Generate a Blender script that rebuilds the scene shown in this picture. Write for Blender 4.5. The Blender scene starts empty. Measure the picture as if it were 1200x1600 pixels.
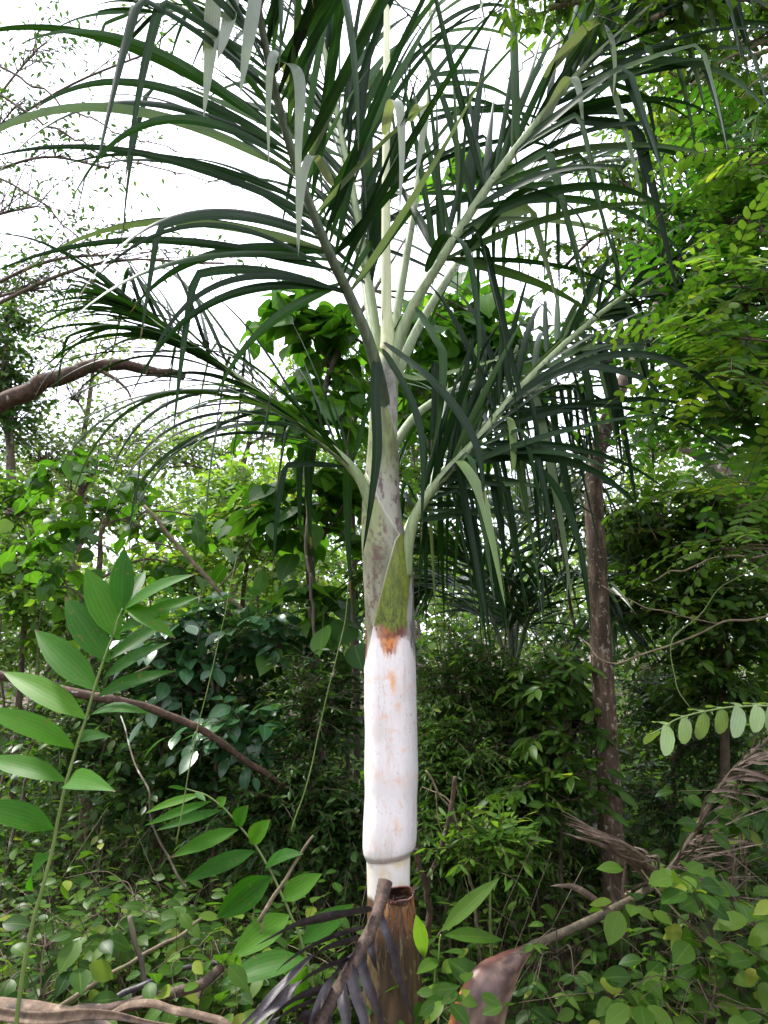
import bpy, math, random
import numpy as np
from mathutils import Vector
R = math.radians
SC = bpy.context.scene
COL = SC.collection

# ------------------------------------------------------------------ camera, sky, sun, exposure
CAM = np.array((0.0, 0.0, 1.5)); TILT = R(9.8); FPX = 1156.0
cd = bpy.data.cameras.new('camera'); cam = bpy.data.objects.new('camera', cd); COL.objects.link(cam)
cd.sensor_fit = 'VERTICAL'; cd.sensor_height = 36; cd.lens = 26.0
cam.location = CAM; cam.rotation_euler = (R(90) + TILT, 0, 0)
cd.clip_start = 0.05; cd.clip_end = 600
cd.dof.use_dof = True; cd.dof.focus_distance = 3.0; cd.dof.aperture_fstop = 6.0
SC.camera = cam
SUN_EL, SUN_AZ = R(56), R(-62)      # azimuth measured from +Y towards +X: high on the left, a little ahead
w = bpy.data.worlds.new('World'); SC.world = w; w.use_nodes = True
nt = w.node_tree; nt.nodes.clear()
wo = nt.nodes.new('ShaderNodeOutputWorld'); bg = nt.nodes.new('ShaderNodeBackground')
sky = nt.nodes.new('ShaderNodeTexSky'); sky.sky_type = 'NISHITA'; sky.sun_disc = False
sky.sun_elevation = SUN_EL; sky.sun_rotation = SUN_AZ; sky.air_density = 1.0; sky.dust_density = 2.0
tc = nt.nodes.new('ShaderNodeTexCoord')
cn = nt.nodes.new('ShaderNodeTexNoise'); cn.inputs['Scale'].default_value = 2.2; cn.inputs['Detail'].default_value = 7
cr_ = nt.nodes.new('ShaderNodeMapRange'); cr_.inputs[1].default_value = .36; cr_.inputs[2].default_value = .60
cr_.inputs[3].default_value = .45; cr_.inputs[4].default_value = 1.0
mx = nt.nodes.new('ShaderNodeMix'); mx.data_type = 'RGBA'
mx.inputs[7].default_value = (9.0, 8.9, 10.2, 1)      # bright overcast cloud layer
nt.links.new(tc.outputs['Generated'], cn.inputs['Vector']); nt.links.new(cn.outputs[0], cr_.inputs[0])
nt.links.new(cr_.outputs[0], mx.inputs[0]); nt.links.new(sky.outputs[0], mx.inputs[6])
nt.links.new(mx.outputs[2], bg.inputs[0]); nt.links.new(bg.outputs[0], wo.inputs[0])
bg.inputs[1].default_value = 0.1
sd = bpy.data.lights.new('sun', 'SUN'); sd.energy = 2.4; sd.angle = R(8); sd.color = (1, .96, .9)
so = bpy.data.objects.new('sun', sd); COL.objects.link(so)
sv = Vector((math.sin(SUN_AZ) * math.cos(SUN_EL), math.cos(SUN_AZ) * math.cos(SUN_EL), math.sin(SUN_EL)))
so.rotation_euler = sv.to_track_quat('Z', 'Y').to_euler(); so.location = (0, 0, 20)
SC.view_settings.view_transform = 'Standard'; SC.view_settings.look = 'None'
SC.view_settings.exposure = 1.98; SC.view_settings.gamma = 1
SC.cycles.max_bounces = 8; SC.cycles.transmission_bounces = 4; SC.cycles.diffuse_bounces = 4; SC.cycles.glossy_bounces = 3

# ------------------------------------------------------------------ helpers
rg = np.random.default_rng(7)
Z = np.array((0., 0., 1.)); X = np.array((1., 0., 0.)); YA = np.array((0., 1., 0.))
cT, sT = math.cos(TILT), math.sin(TILT)

def pw(px, py, Y):
    """where the sight line of a point of the photograph meets the depth Y"""
    a = (px - 600) / FPX; b = (800 - py) / FPX
    s = Y / (cT - b * sT)
    return np.array((a * s, Y, 1.5 + s * (sT + b * cT)))
def pws(l): return np.array([pw(*p) for p in l])
def m_px(py, Y):                      # metres per photo pixel at that place
    return Y / (cT - (800 - py) / FPX * sT) / FPX
def nrm(a):
    return a / np.maximum(np.linalg.norm(a, axis=-1, keepdims=True), 1e-9)
def cr(pts, n):
    """Catmull-Rom through pts, n samples"""
    p = np.asarray(pts, float)
    if len(p) == 2: p = np.array([p[0], (p[0] + p[1]) / 2, p[1]])
    q = np.vstack([2 * p[0] - p[1], p, 2 * p[-1] - p[-2]])
    k = len(p) - 1
    t = np.linspace(0, k - 1e-9, n); i = t.astype(int); f = (t - i)[:, None]
    a, b, c, d = q[i], q[i + 1], q[i + 2], q[i + 3]
    return .5 * (2 * b + (c - a) * f + (2 * a - 5 * b + 4 * c - d) * f ** 2 + (3 * b - a - 3 * c + d) * f ** 3)
def vnoise(x, y, seed=0):
    def h(i, j):
        v = np.sin(i * 127.1 + j * 311.7 + seed * 74.7) * 43758.5453
        return v - np.floor(v)
    i, j = np.floor(x), np.floor(y); u, v = x - i, y - j
    u = u * u * (3 - 2 * u); v = v * v * (3 - 2 * v)
    return (h(i, j) * (1 - u) + h(i + 1, j) * u) * (1 - v) + (h(i, j + 1) * (1 - u) + h(i + 1, j + 1) * u) * v
def fbm(x, y, seed=0, o=4):
    s, a, t = 0, .5, 0
    for k in range(o):
        s = s + a * vnoise(x * 2 ** k, y * 2 ** k, seed + k); t += a; a *= .55
    return s / t

class G:
    def __init__(s): s.v = []; s.a = []; s.n = 0; s.f = []; s.fm = []; s.c = []
    def add(s, V, F, A=None, mat=0, C=None):
        V = np.asarray(V, float).reshape(-1, 3); F = np.asarray(F, int)
        s.v.append(V); s.a.append(np.zeros_like(V) if A is None else np.asarray(A, float).reshape(-1, 3))
        s.c.append(np.ones((len(V), 3)) if C is None else np.asarray(C, float).reshape(-1, 3))
        s.f.append(F + s.n); s.fm.append(np.full(len(F), mat)); s.n += len(V)
    def build(s, name, mats, parent=None, smooth=True, color=False):
        V = np.vstack(s.v); A = np.vstack(s.a)
        me = bpy.data.meshes.new(name)
        me.vertices.add(len(V)); me.vertices.foreach_set('co', V.astype(np.float32).ravel())
        idx = np.concatenate([f.ravel() for f in s.f]); cnt = np.concatenate([np.full(len(f), f.shape[1]) for f in s.f])
        me.loops.add(len(idx)); me.loops.foreach_set('vertex_index', idx.astype(np.int32))
        me.polygons.add(len(cnt))
        me.polygons.foreach_set('loop_start', np.concatenate([[0], np.cumsum(cnt)[:-1]]).astype(np.int32))
        me.polygons.foreach_set('loop_total', cnt.astype(np.int32))
        for m in (mats if isinstance(mats, (list, tuple)) else [mats]): me.materials.append(m)
        me.polygons.foreach_set('material_index', np.concatenate(s.fm).astype(np.int32))
        me.polygons.foreach_set('use_smooth', np.full(len(cnt), smooth))
        at = me.attributes.new('lc', 'FLOAT_VECTOR', 'POINT'); at.data.foreach_set('vector', A.astype(np.float32).ravel())
        if color:
            ca = me.attributes.new('col', 'FLOAT_COLOR', 'POINT')
            Cc = np.vstack(s.c); ca.data.foreach_set('color', np.hstack([Cc, np.ones((len(Cc), 1))]).astype(np.float32).ravel())
        me.update(calc_edges=True)
        o = bpy.data.objects.new(name, me); COL.objects.link(o)
        if parent is not None:
            o.parent = parent; wl = Vector(); q = parent
            while q is not None: wl += q.location; q = q.parent
            o.location = -wl                       # meshes are written in world coordinates
        return o

def tag(o, label, cat, group=None, kind=None):
    if label: o['label'] = label
    if cat: o['category'] = cat
    if group: o['group'] = group
    if kind: o['kind'] = kind
    return o
def thing(name, label, cat, loc, group=None):
    o = bpy.data.objects.new(name, None); o.empty_display_size = .1; COL.objects.link(o)
    o.location = loc; return tag(o, label, cat, group)

def tubes(g, P, Rr, n=4, mat=0, rnd=None):
    """P (m,k,3) centre lines, Rr (m,k) radii"""
    P = np.asarray(P, float); Rr = np.asarray(Rr, float)
    if P.ndim == 2: P = P[None]; Rr = Rr[None]
    m, k, _ = P.shape
    T = nrm(np.gradient(P, axis=1))
    ref = np.where(np.abs(T[:, :1, 2:3].mean(axis=1, keepdims=True)) > .8, X, Z)
    if k > 2 and m == 1:              # parallel transport for long single tubes
        U = np.zeros_like(P); u = nrm(np.cross(T[0, 0], X if abs(T[0, 0, 2]) > .7 else Z))
        for i in range(k):
            u = u - T[0, i] * u.dot(T[0, i]); u = u / (np.linalg.norm(u) + 1e-9); U[0, i] = u
    else:
        U = nrm(np.cross(T, np.broadcast_to(ref, T.shape)))
    W = np.cross(T, U)
    th = np.arange(n) * 2 * math.pi / n
    V = P[:, :, None] + Rr[:, :, None, None] * (np.cos(th)[None, None, :, None] * U[:, :, None] + np.sin(th)[None, None, :, None] * W[:, :, None])
    i, j = np.meshgrid(np.arange(k - 1), np.arange(n), indexing='ij')
    a = i * n + j; b = i * n + (j + 1) % n
    F = np.stack([a, b, b + n, a + n], -1).reshape(-1, 4)
    F = (F[None] + (np.arange(m) * k * n)[:, None, None]).reshape(-1, 4)
    L = np.concatenate([np.zeros((m, 1)), np.cumsum(np.linalg.norm(np.diff(P, axis=1), axis=2), axis=1)], 1)
    A = np.zeros((m, k, n, 3)); A[..., 0] = (np.arange(n) / n)[None, None]; A[..., 1] = L[:, :, None]
    A[..., 2] = (rg.random((m, 1, 1)) if rnd is None else rnd)
    g.add(V, F, A, mat)
    if n >= 5:
        V2 = np.stack([P[:, 0], P[:, -1]], 1)  # end caps as fans
        base = g.n - m * k * n
        g.add(V2, np.zeros((0, 4), int), None, mat)
        cb = g.n - 2 * m
        fs = []
        for q in range(m):
            for j in range(n):
                fs.append((base + q * k * n + (j + 1) % n, base + q * k * n + j, cb + 2 * q))
                e = base + q * k * n + (k - 1) * n
                fs.append((e + j, e + (j + 1) % n, cb + 2 * q + 1))
        g.f.append(np.array(fs)); g.fm.append(np.full(len(fs), mat))

def stick(g, pts, r0, r1, n=7, k=None, mat=0, wob=0.0, knots=0.0):
    k = k or max(8, len(pts) * 6)
    P = cr(pts, k)
    L = np.linalg.norm(P[-1] - P[0])
    if wob:
        t = np.linspace(0, 9 * L + 3, k); sd_ = rg.random() * 50
        off = np.stack([vnoise(t, t * 0 + sd_, 1), vnoise(t, t * 0 + sd_, 2), vnoise(t, t * 0 + sd_, 3)], 1) - .5
        off[0] *= 0; P = P + off * wob
    r = np.linspace(r0, r1, k)
    if knots: r = r * (1 + knots * (rg.random(k) - .5))
    tubes(g, P, r, n, mat); return P

# leaf templates: verts (x across, y along, z), faces; profile half widths
def leaf_template(rows, cols=2, fold=.22):
    V, F, U = [], [], []
    for t, w_ in rows:
        for c in range(cols + 1):
            u = c / cols * 2 - 1
            V.append((u * w_, t, abs(u) * w_ * fold)); U.append((c / cols, t))
    for i in range(len(rows) - 1):
        for c in range(cols):
            a = i * (cols + 1) + c; F.append((a, a + 1, a + cols + 2, a + cols + 1))
    return np.array(V), np.array(F), np.array(U)
OV = [(0, .02), (.12, .28), (.3, .46), (.5, .5), (.7, .4), (.87, .2), (1, .01)]
LEAF = {
    'far': (np.array([(0, 0, 0), (.5, .45, .12), (0, 1, 0), (-.5, .45, .12), (0, .45, 0)]), np.array([(0, 1, 2, 4), (0, 4, 2, 3)]), np.array([(.5, 0), (1, .5), (.5, 1), (0, .5), (.5, .5)])),
    'mid': leaf_template([(0, .03), (.25, .42), (.55, .48), (.82, .24), (1, .01)], 2, .25),
    'ovate': leaf_template(OV, 2, .18),
    'heart': leaf_template([(-.12, .12), (-.08, .36), (.08, .52), (.3, .58), (.55, .48), (.78, .25), (.92, .09), (1.03, .01)], 2, .12),
    'lance': leaf_template([(0, .03), (.1, .2), (.25, .42), (.42, .5), (.6, .46), (.78, .3), (.92, .12), (1, .005)], 4, .2),
    'oblong': leaf_template([(0, .1), (.12, .38), (.4, .5), (.7, .48), (.9, .32), (1, .08)], 2, .1),
}
def leaves(g, P, D, N, L, W, tpl='mid', mat=0, rnd=None, curl=.25, wave=0.0):
    """P base (m,3), D direction, N normal, L length, W width"""
    V0, F0, U0 = LEAF[tpl]
    m = len(P); D = nrm(D); N = nrm(N - D * (N * D).sum(-1, keepdims=True)); S = np.cross(D, N)
    L = np.broadcast_to(L, (m,)); W = np.broadcast_to(W, (m,)); curl = np.broadcast_to(curl, (m,))
    y = V0[:, 1][None] * L[:, None]; x = V0[:, 0][None] * W[:, None]
    z = V0[:, 2][None] * W[:, None] - curl[:, None] * (V0[:, 1][None] ** 2) * L[:, None]
    if wave: z = z + wave * L[:, None] * np.sin(V0[:, 1][None] * 9 + rg.random((m, 1)) * 6) * np.abs(V0[:, 0])[None]
    V = P[:, None] + x[..., None] * S[:, None] + y[..., None] * D[:, None] + z[..., None] * N[:, None]
    nv = len(V0); F = (F0[None] + (np.arange(m) * nv)[:, None, None]).reshape(-1, F0.shape[1])
    A = np.zeros((m, nv, 3)); A[..., :2] = U0[None]
    A[..., 2] = (rg.random(m) if rnd is None else np.broadcast_to(rnd, (m,)))[:, None]
    g.add(V, F, A, mat)

# ------------------------------------------------------------------ materials
def new_mat(name):
    m = bpy.data.materials.new(name); m.use_nodes = True; n = m.node_tree; n.nodes.clear()
    return m, n, n.nodes.new('ShaderNodeOutputMaterial')
def ramp(n, stops):
    r = n.nodes.new('ShaderNodeValToRGB'); e = r.color_ramp.elements
    while len(e) < len(stops): e.new(.5)
    for el, (p, c) in zip(e, stops): el.position = p; el.color = (*c, 1)
    return r
def leaf_mat(name, stops, rough=.42, trans=.35, tcol=(1.5, 1.6, .55), spec=.5, under=None, veins=0.0, spots=0.0, tip=0.0):
    m, n, out = new_mat(name); Lk = n.links.new
    at = n.nodes.new('ShaderNodeAttribute'); at.attribute_name = 'lc'
    sp = n.nodes.new('ShaderNodeSeparateXYZ'); Lk(at.outputs['Vector'], sp.inputs[0])
    r = ramp(n, stops); Lk(sp.outputs[2], r.inputs[0]); col = r.outputs[0]
    def mixc(fac, a, b, mode='MIX'):
        q = n.nodes.new('ShaderNodeMix'); q.data_type = 'RGBA'; q.blend_type = mode
        if isinstance(fac, float): q.inputs[0].default_value = fac
        else: Lk(fac, q.inputs[0])
        for s_, v in ((6, a), (7, b)):
            if isinstance(v, tuple): q.inputs[s_].default_value = (*v, 1)
            else: Lk(v, q.inputs[s_])
        return q.outputs[2]
    def mth(op, a, b=None):
        q = n.nodes.new('ShaderNodeMath'); q.operation = op
        for s_, v in ((0, a), (1, b)):
            if v is None: continue
            if isinstance(v, (int, float)): q.inputs[s_].default_value = v
            else: Lk(v, q.inputs[s_])
        return q.outputs[0]
    # pale midrib
    d = mth('ABSOLUTE', mth('SUBTRACT', sp.outputs[0], .5)); rib = mth('LESS_THAN', d, .035)
    col = mixc(mth('MULTIPLY', rib, .35 if not tip else .08), col, (.16, .24, .07))
    if veins:
        wv = mth('SINE', mth('MULTIPLY', sp.outputs[0], veins)); wv = mth('MULTIPLY', mth('ADD', wv, 1.0), .17)
        col = mixc(wv, col, mixc(1.0, col, (1.7, 1.6, 1.5), 'MULTIPLY'))
    nz = n.nodes.new('ShaderNodeTexNoise'); nz.inputs['Scale'].default_value = 38; nz.inputs['Detail'].default_value = 4
    tcn = n.nodes.new('ShaderNodeTexCoord'); Lk(tcn.outputs['Object'], nz.inputs['Vector'])
    col = mixc(mth('MULTIPLY', nz.outputs[0], .35), col, mixc(1.0, col, (.45, .5, .4), 'MULTIPLY'))
    if spots:
        nz2 = n.nodes.new('ShaderNodeTexNoise'); nz2.inputs['Scale'].default_value = 70; Lk(tcn.outputs['Object'], nz2.inputs['Vector'])
        col = mixc(mth('MULTIPLY', mth('GREATER_THAN', nz2.outputs[0], .68), spots), col, (.16, .1, .03))
    if tip:
        tf = mth('GREATER_THAN', mth('ADD', sp.outputs[1], mth('MULTIPLY', nz.outputs[0], .25)), 1.08)
        col = mixc(mth('MULTIPLY', tf, tip), col, (.13, .085, .04))
    if under:
        ge = n.nodes.new('ShaderNodeNewGeometry')
        col = mixc(mth('MULTIPLY', ge.outputs['Backfacing'], .7), col, under)
    p = n.nodes.new('ShaderNodeBsdfPrincipled'); Lk(col, p.inputs['Base Color'])
    p.inputs['Roughness'].default_value = rough; p.inputs['Specular IOR Level'].default_value = spec
    if veins:
        bp = n.nodes.new('ShaderNodeBump'); bp.inputs['Strength'].default_value = .2; bp.inputs['Distance'].default_value = .001
        Lk(wv, bp.inputs['Height']); Lk(bp.outputs[0], p.inputs['Normal'])
    tr = n.nodes.new('ShaderNodeBsdfTranslucent'); Lk(mixc(1.0, col, tcol, 'MULTIPLY'), tr.inputs[0])
    ms = n.nodes.new('ShaderNodeMixShader'); ms.inputs[0].default_value = trans
    Lk(p.outputs[0], ms.inputs[1]); Lk(tr.outputs[0], ms.inputs[2]); Lk(ms.outputs[0], out.inputs[0])
    return m
def bark_mat(name, stops, scale=30, stretch=(1, 1, .25), rough=.85, bump=.6, lichen=None, lscale=14, lth=.6):
    m, n, out = new_mat(name); Lk = n.links.new
    tcn = n.nodes.new('ShaderNodeTexCoord'); mp = n.nodes.new('ShaderNodeMapping'); mp.inputs['Scale'].default_value = stretch
    Lk(tcn.outputs['Object'], mp.inputs[0])
    nz = n.nodes.new('ShaderNodeTexNoise'); nz.inputs['Scale'].default_value = scale; nz.inputs['Detail'].default_value = 8; nz.inputs['Roughness'].default_value = .65
    Lk(mp.outputs[0], nz.inputs['Vector'])
    r = ramp(n, stops); Lk(nz.outputs[0], r.inputs[0]); col = r.outputs[0]
    if lichen:
        n2 = n.nodes.new('ShaderNodeTexNoise'); n2.inputs['Scale'].default_value = lscale; n2.inputs['Detail'].default_value = 6; Lk(tcn.outputs['Object'], n2.inputs['Vector'])
        mr = n.nodes.new('ShaderNodeMapRange'); mr.inputs[1].default_value = lth; mr.inputs[2].default_value = lth + .06; Lk(n2.outputs[0], mr.inputs[0])
        q = n.nodes.new('ShaderNodeMix'); q.data_type = 'RGBA'; Lk(mr.outputs[0], q.inputs[0]); Lk(col, q.inputs[6]); q.inputs[7].default_value = (*lichen, 1); col = q.outputs[2]
    p = n.nodes.new('ShaderNodeBsdfPrincipled'); Lk(col, p.inputs['Base Color']); p.inputs['Roughness'].default_value = rough
    bp = n.nodes.new('ShaderNodeBump'); bp.inputs['Strength'].default_value = bump; bp.inputs['Distance'].default_value = .008
    Lk(nz.outputs[0], bp.inputs['Height']); Lk(bp.outputs[0], p.inputs['Normal']); Lk(p.outputs[0], out.inputs[0])
    return m
def col_mat(name, rough=.5, fine=120, amt=.3, bump=.25):
    """colour from the mesh attribute (stains, algae and painted side shade on the sheath), broken by fine noise"""
    m, n, out = new_mat(name); Lk = n.links.new
    at = n.nodes.new('ShaderNodeAttribute'); at.attribute_name = 'col'
    tcn = n.nodes.new('ShaderNodeTexCoord'); mp = n.nodes.new('ShaderNodeMapping'); mp.inputs['Scale'].default_value = (1, 1, .2)
    Lk(tcn.outputs['Object'], mp.inputs[0])
    nz = n.nodes.new('ShaderNodeTexNoise'); nz.inputs['Scale'].default_value = fine; nz.inputs['Detail'].default_value = 5; Lk(mp.outputs[0], nz.inputs['Vector'])
    mr = n.nodes.new('ShaderNodeMapRange'); mr.inputs[3].default_value = 1 - amt; mr.inputs[4].default_value = 1 + amt * .5; Lk(nz.outputs[0], mr.inputs[0])
    q = n.nodes.new('ShaderNodeVectorMath'); q.operation = 'SCALE'; Lk(at.outputs['Color'], q.inputs[0]); Lk(mr.outputs[0], q.inputs['Scale'])
    p = n.nodes.new('ShaderNodeBsdfPrincipled'); Lk(q.outputs[0], p.inputs['Base Color']); p.inputs['Roughness'].default_value = rough
    bp = n.nodes.new('ShaderNodeBump'); bp.inputs['Strength'].default_value = bump; bp.inputs['Distance'].default_value = .003
    Lk(nz.outputs[0], bp.inputs['Height']); Lk(bp.outputs[0], p.inputs['Normal']); Lk(p.outputs[0], out.inputs[0])
    return m
M = {}
M['palm'] = leaf_mat('palm_leaflet', [(0, (.003, .015, .003)), (.5, (.006, .027, .005)), (.8, (.014, .046, .009)), (.93, (.04, .085, .025)), (1, (.13, .18, .10))], rough=.42, trans=.2, veins=34, spec=.17, tip=.8)
M['palm_sky_sheen'] = leaf_mat('palm_leaflet_sky_sheen', [(0, (.12, .16, .12)), (1, (.24, .28, .22))], rough=.35, trans=.2, veins=34, spec=.4)  # pale tone stands in for sky reflected on the hanging leaflets
M['pinn'] = leaf_mat('pinnate_leaf', [(0, (.018, .07, .011)), (.5, (.04, .13, .016)), (.9, (.08, .2, .025)), (1, (.2, .27, .04))], rough=.4, trans=.5, spec=.25)
M['palm_pale'] = leaf_mat('palm_leaflet_pale', [(0, (.12, .2, .06)), (1, (.2, .3, .1))], rough=.4, trans=.3, veins=30)
M['palm_dark'] = leaf_mat('young_palm_leaflet', [(0, (.005, .022, .007)), (1, (.016, .05, .013))], rough=.38, trans=.12, veins=24, spec=.4)
M['bright'] = leaf_mat('bright_leaf', [(0, (.03, .085, .012)), (.5, (.075, .16, .022)), (.88, (.14, .24, .035)), (1, (.28, .32, .05))], rough=.4, trans=.52, spec=.13)
M['mid'] = leaf_mat('mid_leaf', [(0, (.016, .05, .009)), (.5, (.042, .10, .015)), (.88, (.09, .17, .025)), (1, (.24, .27, .05))], rough=.36, trans=.48, spec=.12)
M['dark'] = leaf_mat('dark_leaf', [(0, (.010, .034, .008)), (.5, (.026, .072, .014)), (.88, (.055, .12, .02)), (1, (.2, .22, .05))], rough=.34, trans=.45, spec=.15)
M['yellow'] = leaf_mat('yellow_leaf', [(0, (.06, .14, .02)), (.6, (.14, .25, .04)), (.9, (.25, .33, .06)), (1, (.4, .28, .07))], rough=.5, trans=.5, spec=.3)
M['heart'] = leaf_mat('heart_leaf', [(0, (.02, .07, .008)), (.5, (.045, .13, .014)), (.9, (.09, .21, .025)), (1, (.2, .3, .04))], rough=.36, trans=.5, spec=.18)
M['ginger'] = leaf_mat('ginger_leaf', [(0, (.02, .095, .005)), (.7, (.04, .15, .008)), (1, (.08, .21, .012))], rough=.48, trans=.55, veins=44, spots=.6, spec=.18, tip=.7)
M['blue'] = leaf_mat('waxy_leaf', [(0, (.02, .075, .03)), (1, (.045, .13, .045))], rough=.28, trans=.3, spec=.5)
M['haze_leaf'] = leaf_mat('far_leaf', [(0, (.06, .12, .035)), (.6, (.12, .2, .06)), (1, (.24, .28, .1))], rough=.6, trans=.5, spec=.2)  # greens paled to stand in for haze over the distance
M['dead'] = bark_mat('dead_leaf', [(.3, (.06, .042, .028)), (.55, (.16, .115, .08)), (.75, (.34, .27, .2))], scale=24, stretch=(1, 1, 1), bump=.5, rough=.7)
M['dead_stalk'] = bark_mat('dead_stalk', [(.3, (.03, .02, .014)), (.55, (.085, .055, .04)), (.75, (.17, .12, .09))], scale=40, stretch=(1, 1, 1), bump=.8, lichen=(.42, .42, .36), lscale=60, lth=.66)
M['dead_olive'] = bark_mat('dead_stalk_olive', [(.3, (.025, .02, .012)), (.55, (.08, .065, .035)), (.75, (.16, .13, .08))], scale=40, stretch=(1, 1, 1), bump=.6)
M['dead_mid'] = bark_mat('dead_sheath_brown', [(.3, (.05, .032, .02)), (.55, (.14, .095, .06)), (.75, (.28, .21, .15))], scale=30, stretch=(1, 1, 1), bump=.8, lichen=(.05, .04, .03), lscale=12, lth=.58)
M['dead_dark'] = bark_mat('dead_leaf_dark', [(.3, (.014, .011, .013)), (.6, (.045, .036, .04)), (.8, (.15, .125, .13))], scale=26, stretch=(1, 1, 1), bump=.5, rough=.5)
M['bark_grey'] = bark_mat('grey_bark', [(.3, (.035, .03, .02)), (.55, (.11, .09, .06)), (.75, (.24, .21, .15))], lichen=(.34, .34, .28), lth=.6)
M['bark_red'] = bark_mat('red_bark', [(.3, (.018, .011, .006)), (.5, (.055, .034, .018)), (.62, (.13, .085, .05)), (.75, (.24, .2, .14))], scale=34, lichen=(.22, .21, .16), lscale=46, lth=.585, bump=1.2)
M['bark_rust'] = bark_mat('rust_bark', [(.3, (.016, .010, .006)), (.55, (.065, .036, .02)), (.75, (.15, .095, .055))], scale=40, stretch=(1, 1, 1), lichen=(.3, .3, .24), lscale=30, lth=.64)
M['bark_tan'] = bark_mat('tan_bark', [(.3, (.07, .055, .03)), (.6, (.18, .145, .085)), (.8, (.32, .27, .18))], stretch=(1, 1, 1), lichen=(.1, .12, .04), lth=.62)
M['twig'] = bark_mat('twig', [(.3, (.03, .022, .013)), (.7, (.11, .08, .045))], stretch=(1, 1, 1))
M['stem'] = bark_mat('green_stem', [(.3, (.08, .13, .03)), (.7, (.17, .24, .06))], stretch=(1, 1, .3), bump=.15, rough=.45)
M['petiole'] = bark_mat('palm_petiole', [(.3, (.13, .18, .08)), (.55, (.24, .31, .14)), (.75, (.34, .4, .22))], scale=46, stretch=(1, 1, .12), bump=.2, rough=.5, lichen=(.1, .09, .06), lscale=50, lth=.66)
M['petiole_dark'] = bark_mat('palm_petiole_dark', [(.3, (.03, .05, .025)), (.55, (.075, .1, .05)), (.8, (.16, .19, .11))], scale=46, stretch=(1, 1, .1), bump=.2, rough=.5)
M['spear'] = bark_mat('palm_spear', [(.3, (.45, .5, .25)), (.7, (.62, .66, .4))], scale=60, stretch=(1, 1, .03), bump=.25, rough=.5)
M['sheath'] = col_mat('palm_sheath', rough=.5, amt=.3)
M['shaft'] = col_mat('palm_crownshaft', rough=.42, amt=.1, bump=.1)
M['husk'] = col_mat('palm_husk', rough=.5, amt=.4, fine=90, bump=.3)
M['litter'] = bark_mat('leaf_litter', [(.3, (.02, .015, .01)), (.5, (.06, .042, .026)), (.65, (.12, .085, .05)), (.8, (.2, .15, .09))], scale=9, stretch=(1, 1, 1), bump=1.0)
def deadcol(): return M['dead']

# ------------------------------------------------------------------ ground
def ground_z(x, y): return .10 * (fbm(x * .6 + 9, y * .6 + 3, 5) - .5) + .02 * np.maximum(y - 4, 0) - .0006 * np.maximum(y - 4, 0) ** 2 * (y < 25)
g = G()
xs = np.concatenate([np.linspace(-300, -12, 12), np.linspace(-10, 10, 130), np.linspace(12, 300, 12)])
ys = np.concatenate([np.linspace(-60, -3, 8), np.linspace(-2, 16, 130), np.linspace(18, 400, 16)])
gx, gy = np.meshgrid(xs, ys, indexing='ij')
nx, ny = gx.shape
near = np.exp(-((gx / 12) ** 2)) * (gy < 17)
gz = np.where(gy < 17, .10 * (fbm(gx * .6 + 9, gy * .6 + 3, 5) - .5) * near + .03 * (fbm(gx * 5, gy * 5, 9) - .5) * near, 0)
i, j = np.meshgrid(np.arange(nx - 1), np.arange(ny - 1), indexing='ij')
a = i * ny + j
g.add(np.stack([gx, gy, gz], -1), np.stack([a, a + ny, a + ny + 1, a + 1], -1).reshape(-1, 4))
tag(g.build('ground', M['litter']), None, None, kind='structure')

# ------------------------------------------------------------------ THE PALM
PY = 2.8
palm = thing('palm_tree', 'tall palm with peeled white crownshaft and long drooping green fronds', 'palm', (pw(610, 1385, PY)[0], PY, 0))
OUT = np.array([(500, 594, 618), (540, 590, 623), (600, 581, 625), (650, 575, 625), (700, 572, 625), (750, 567, 626), (800, 564, 629), (830, 563, 634),
                (860, 564, 643), (900, 566, 646), (950, 569, 647), (1000, 571, 648), (1050, 569, 650), (1100, 569, 651), (1150, 570.5, 652),
                (1180, 569.5, 653), (1215, 569, 654), (1238, 570.5, 651.5), (1290, 567, 652), (1318, 566.5, 651), (1330, 568, 649), (1337, 572, 643)], float)
def outline(y):
    k = 14 if y < 1300 else 3
    return tuple(np.mean([np.interp(y + d * k, OUT[:, 0], OUT[:, c]) for d in (-1, -.5, 0, .5, 1)]) for c in (1, 2))

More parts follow.
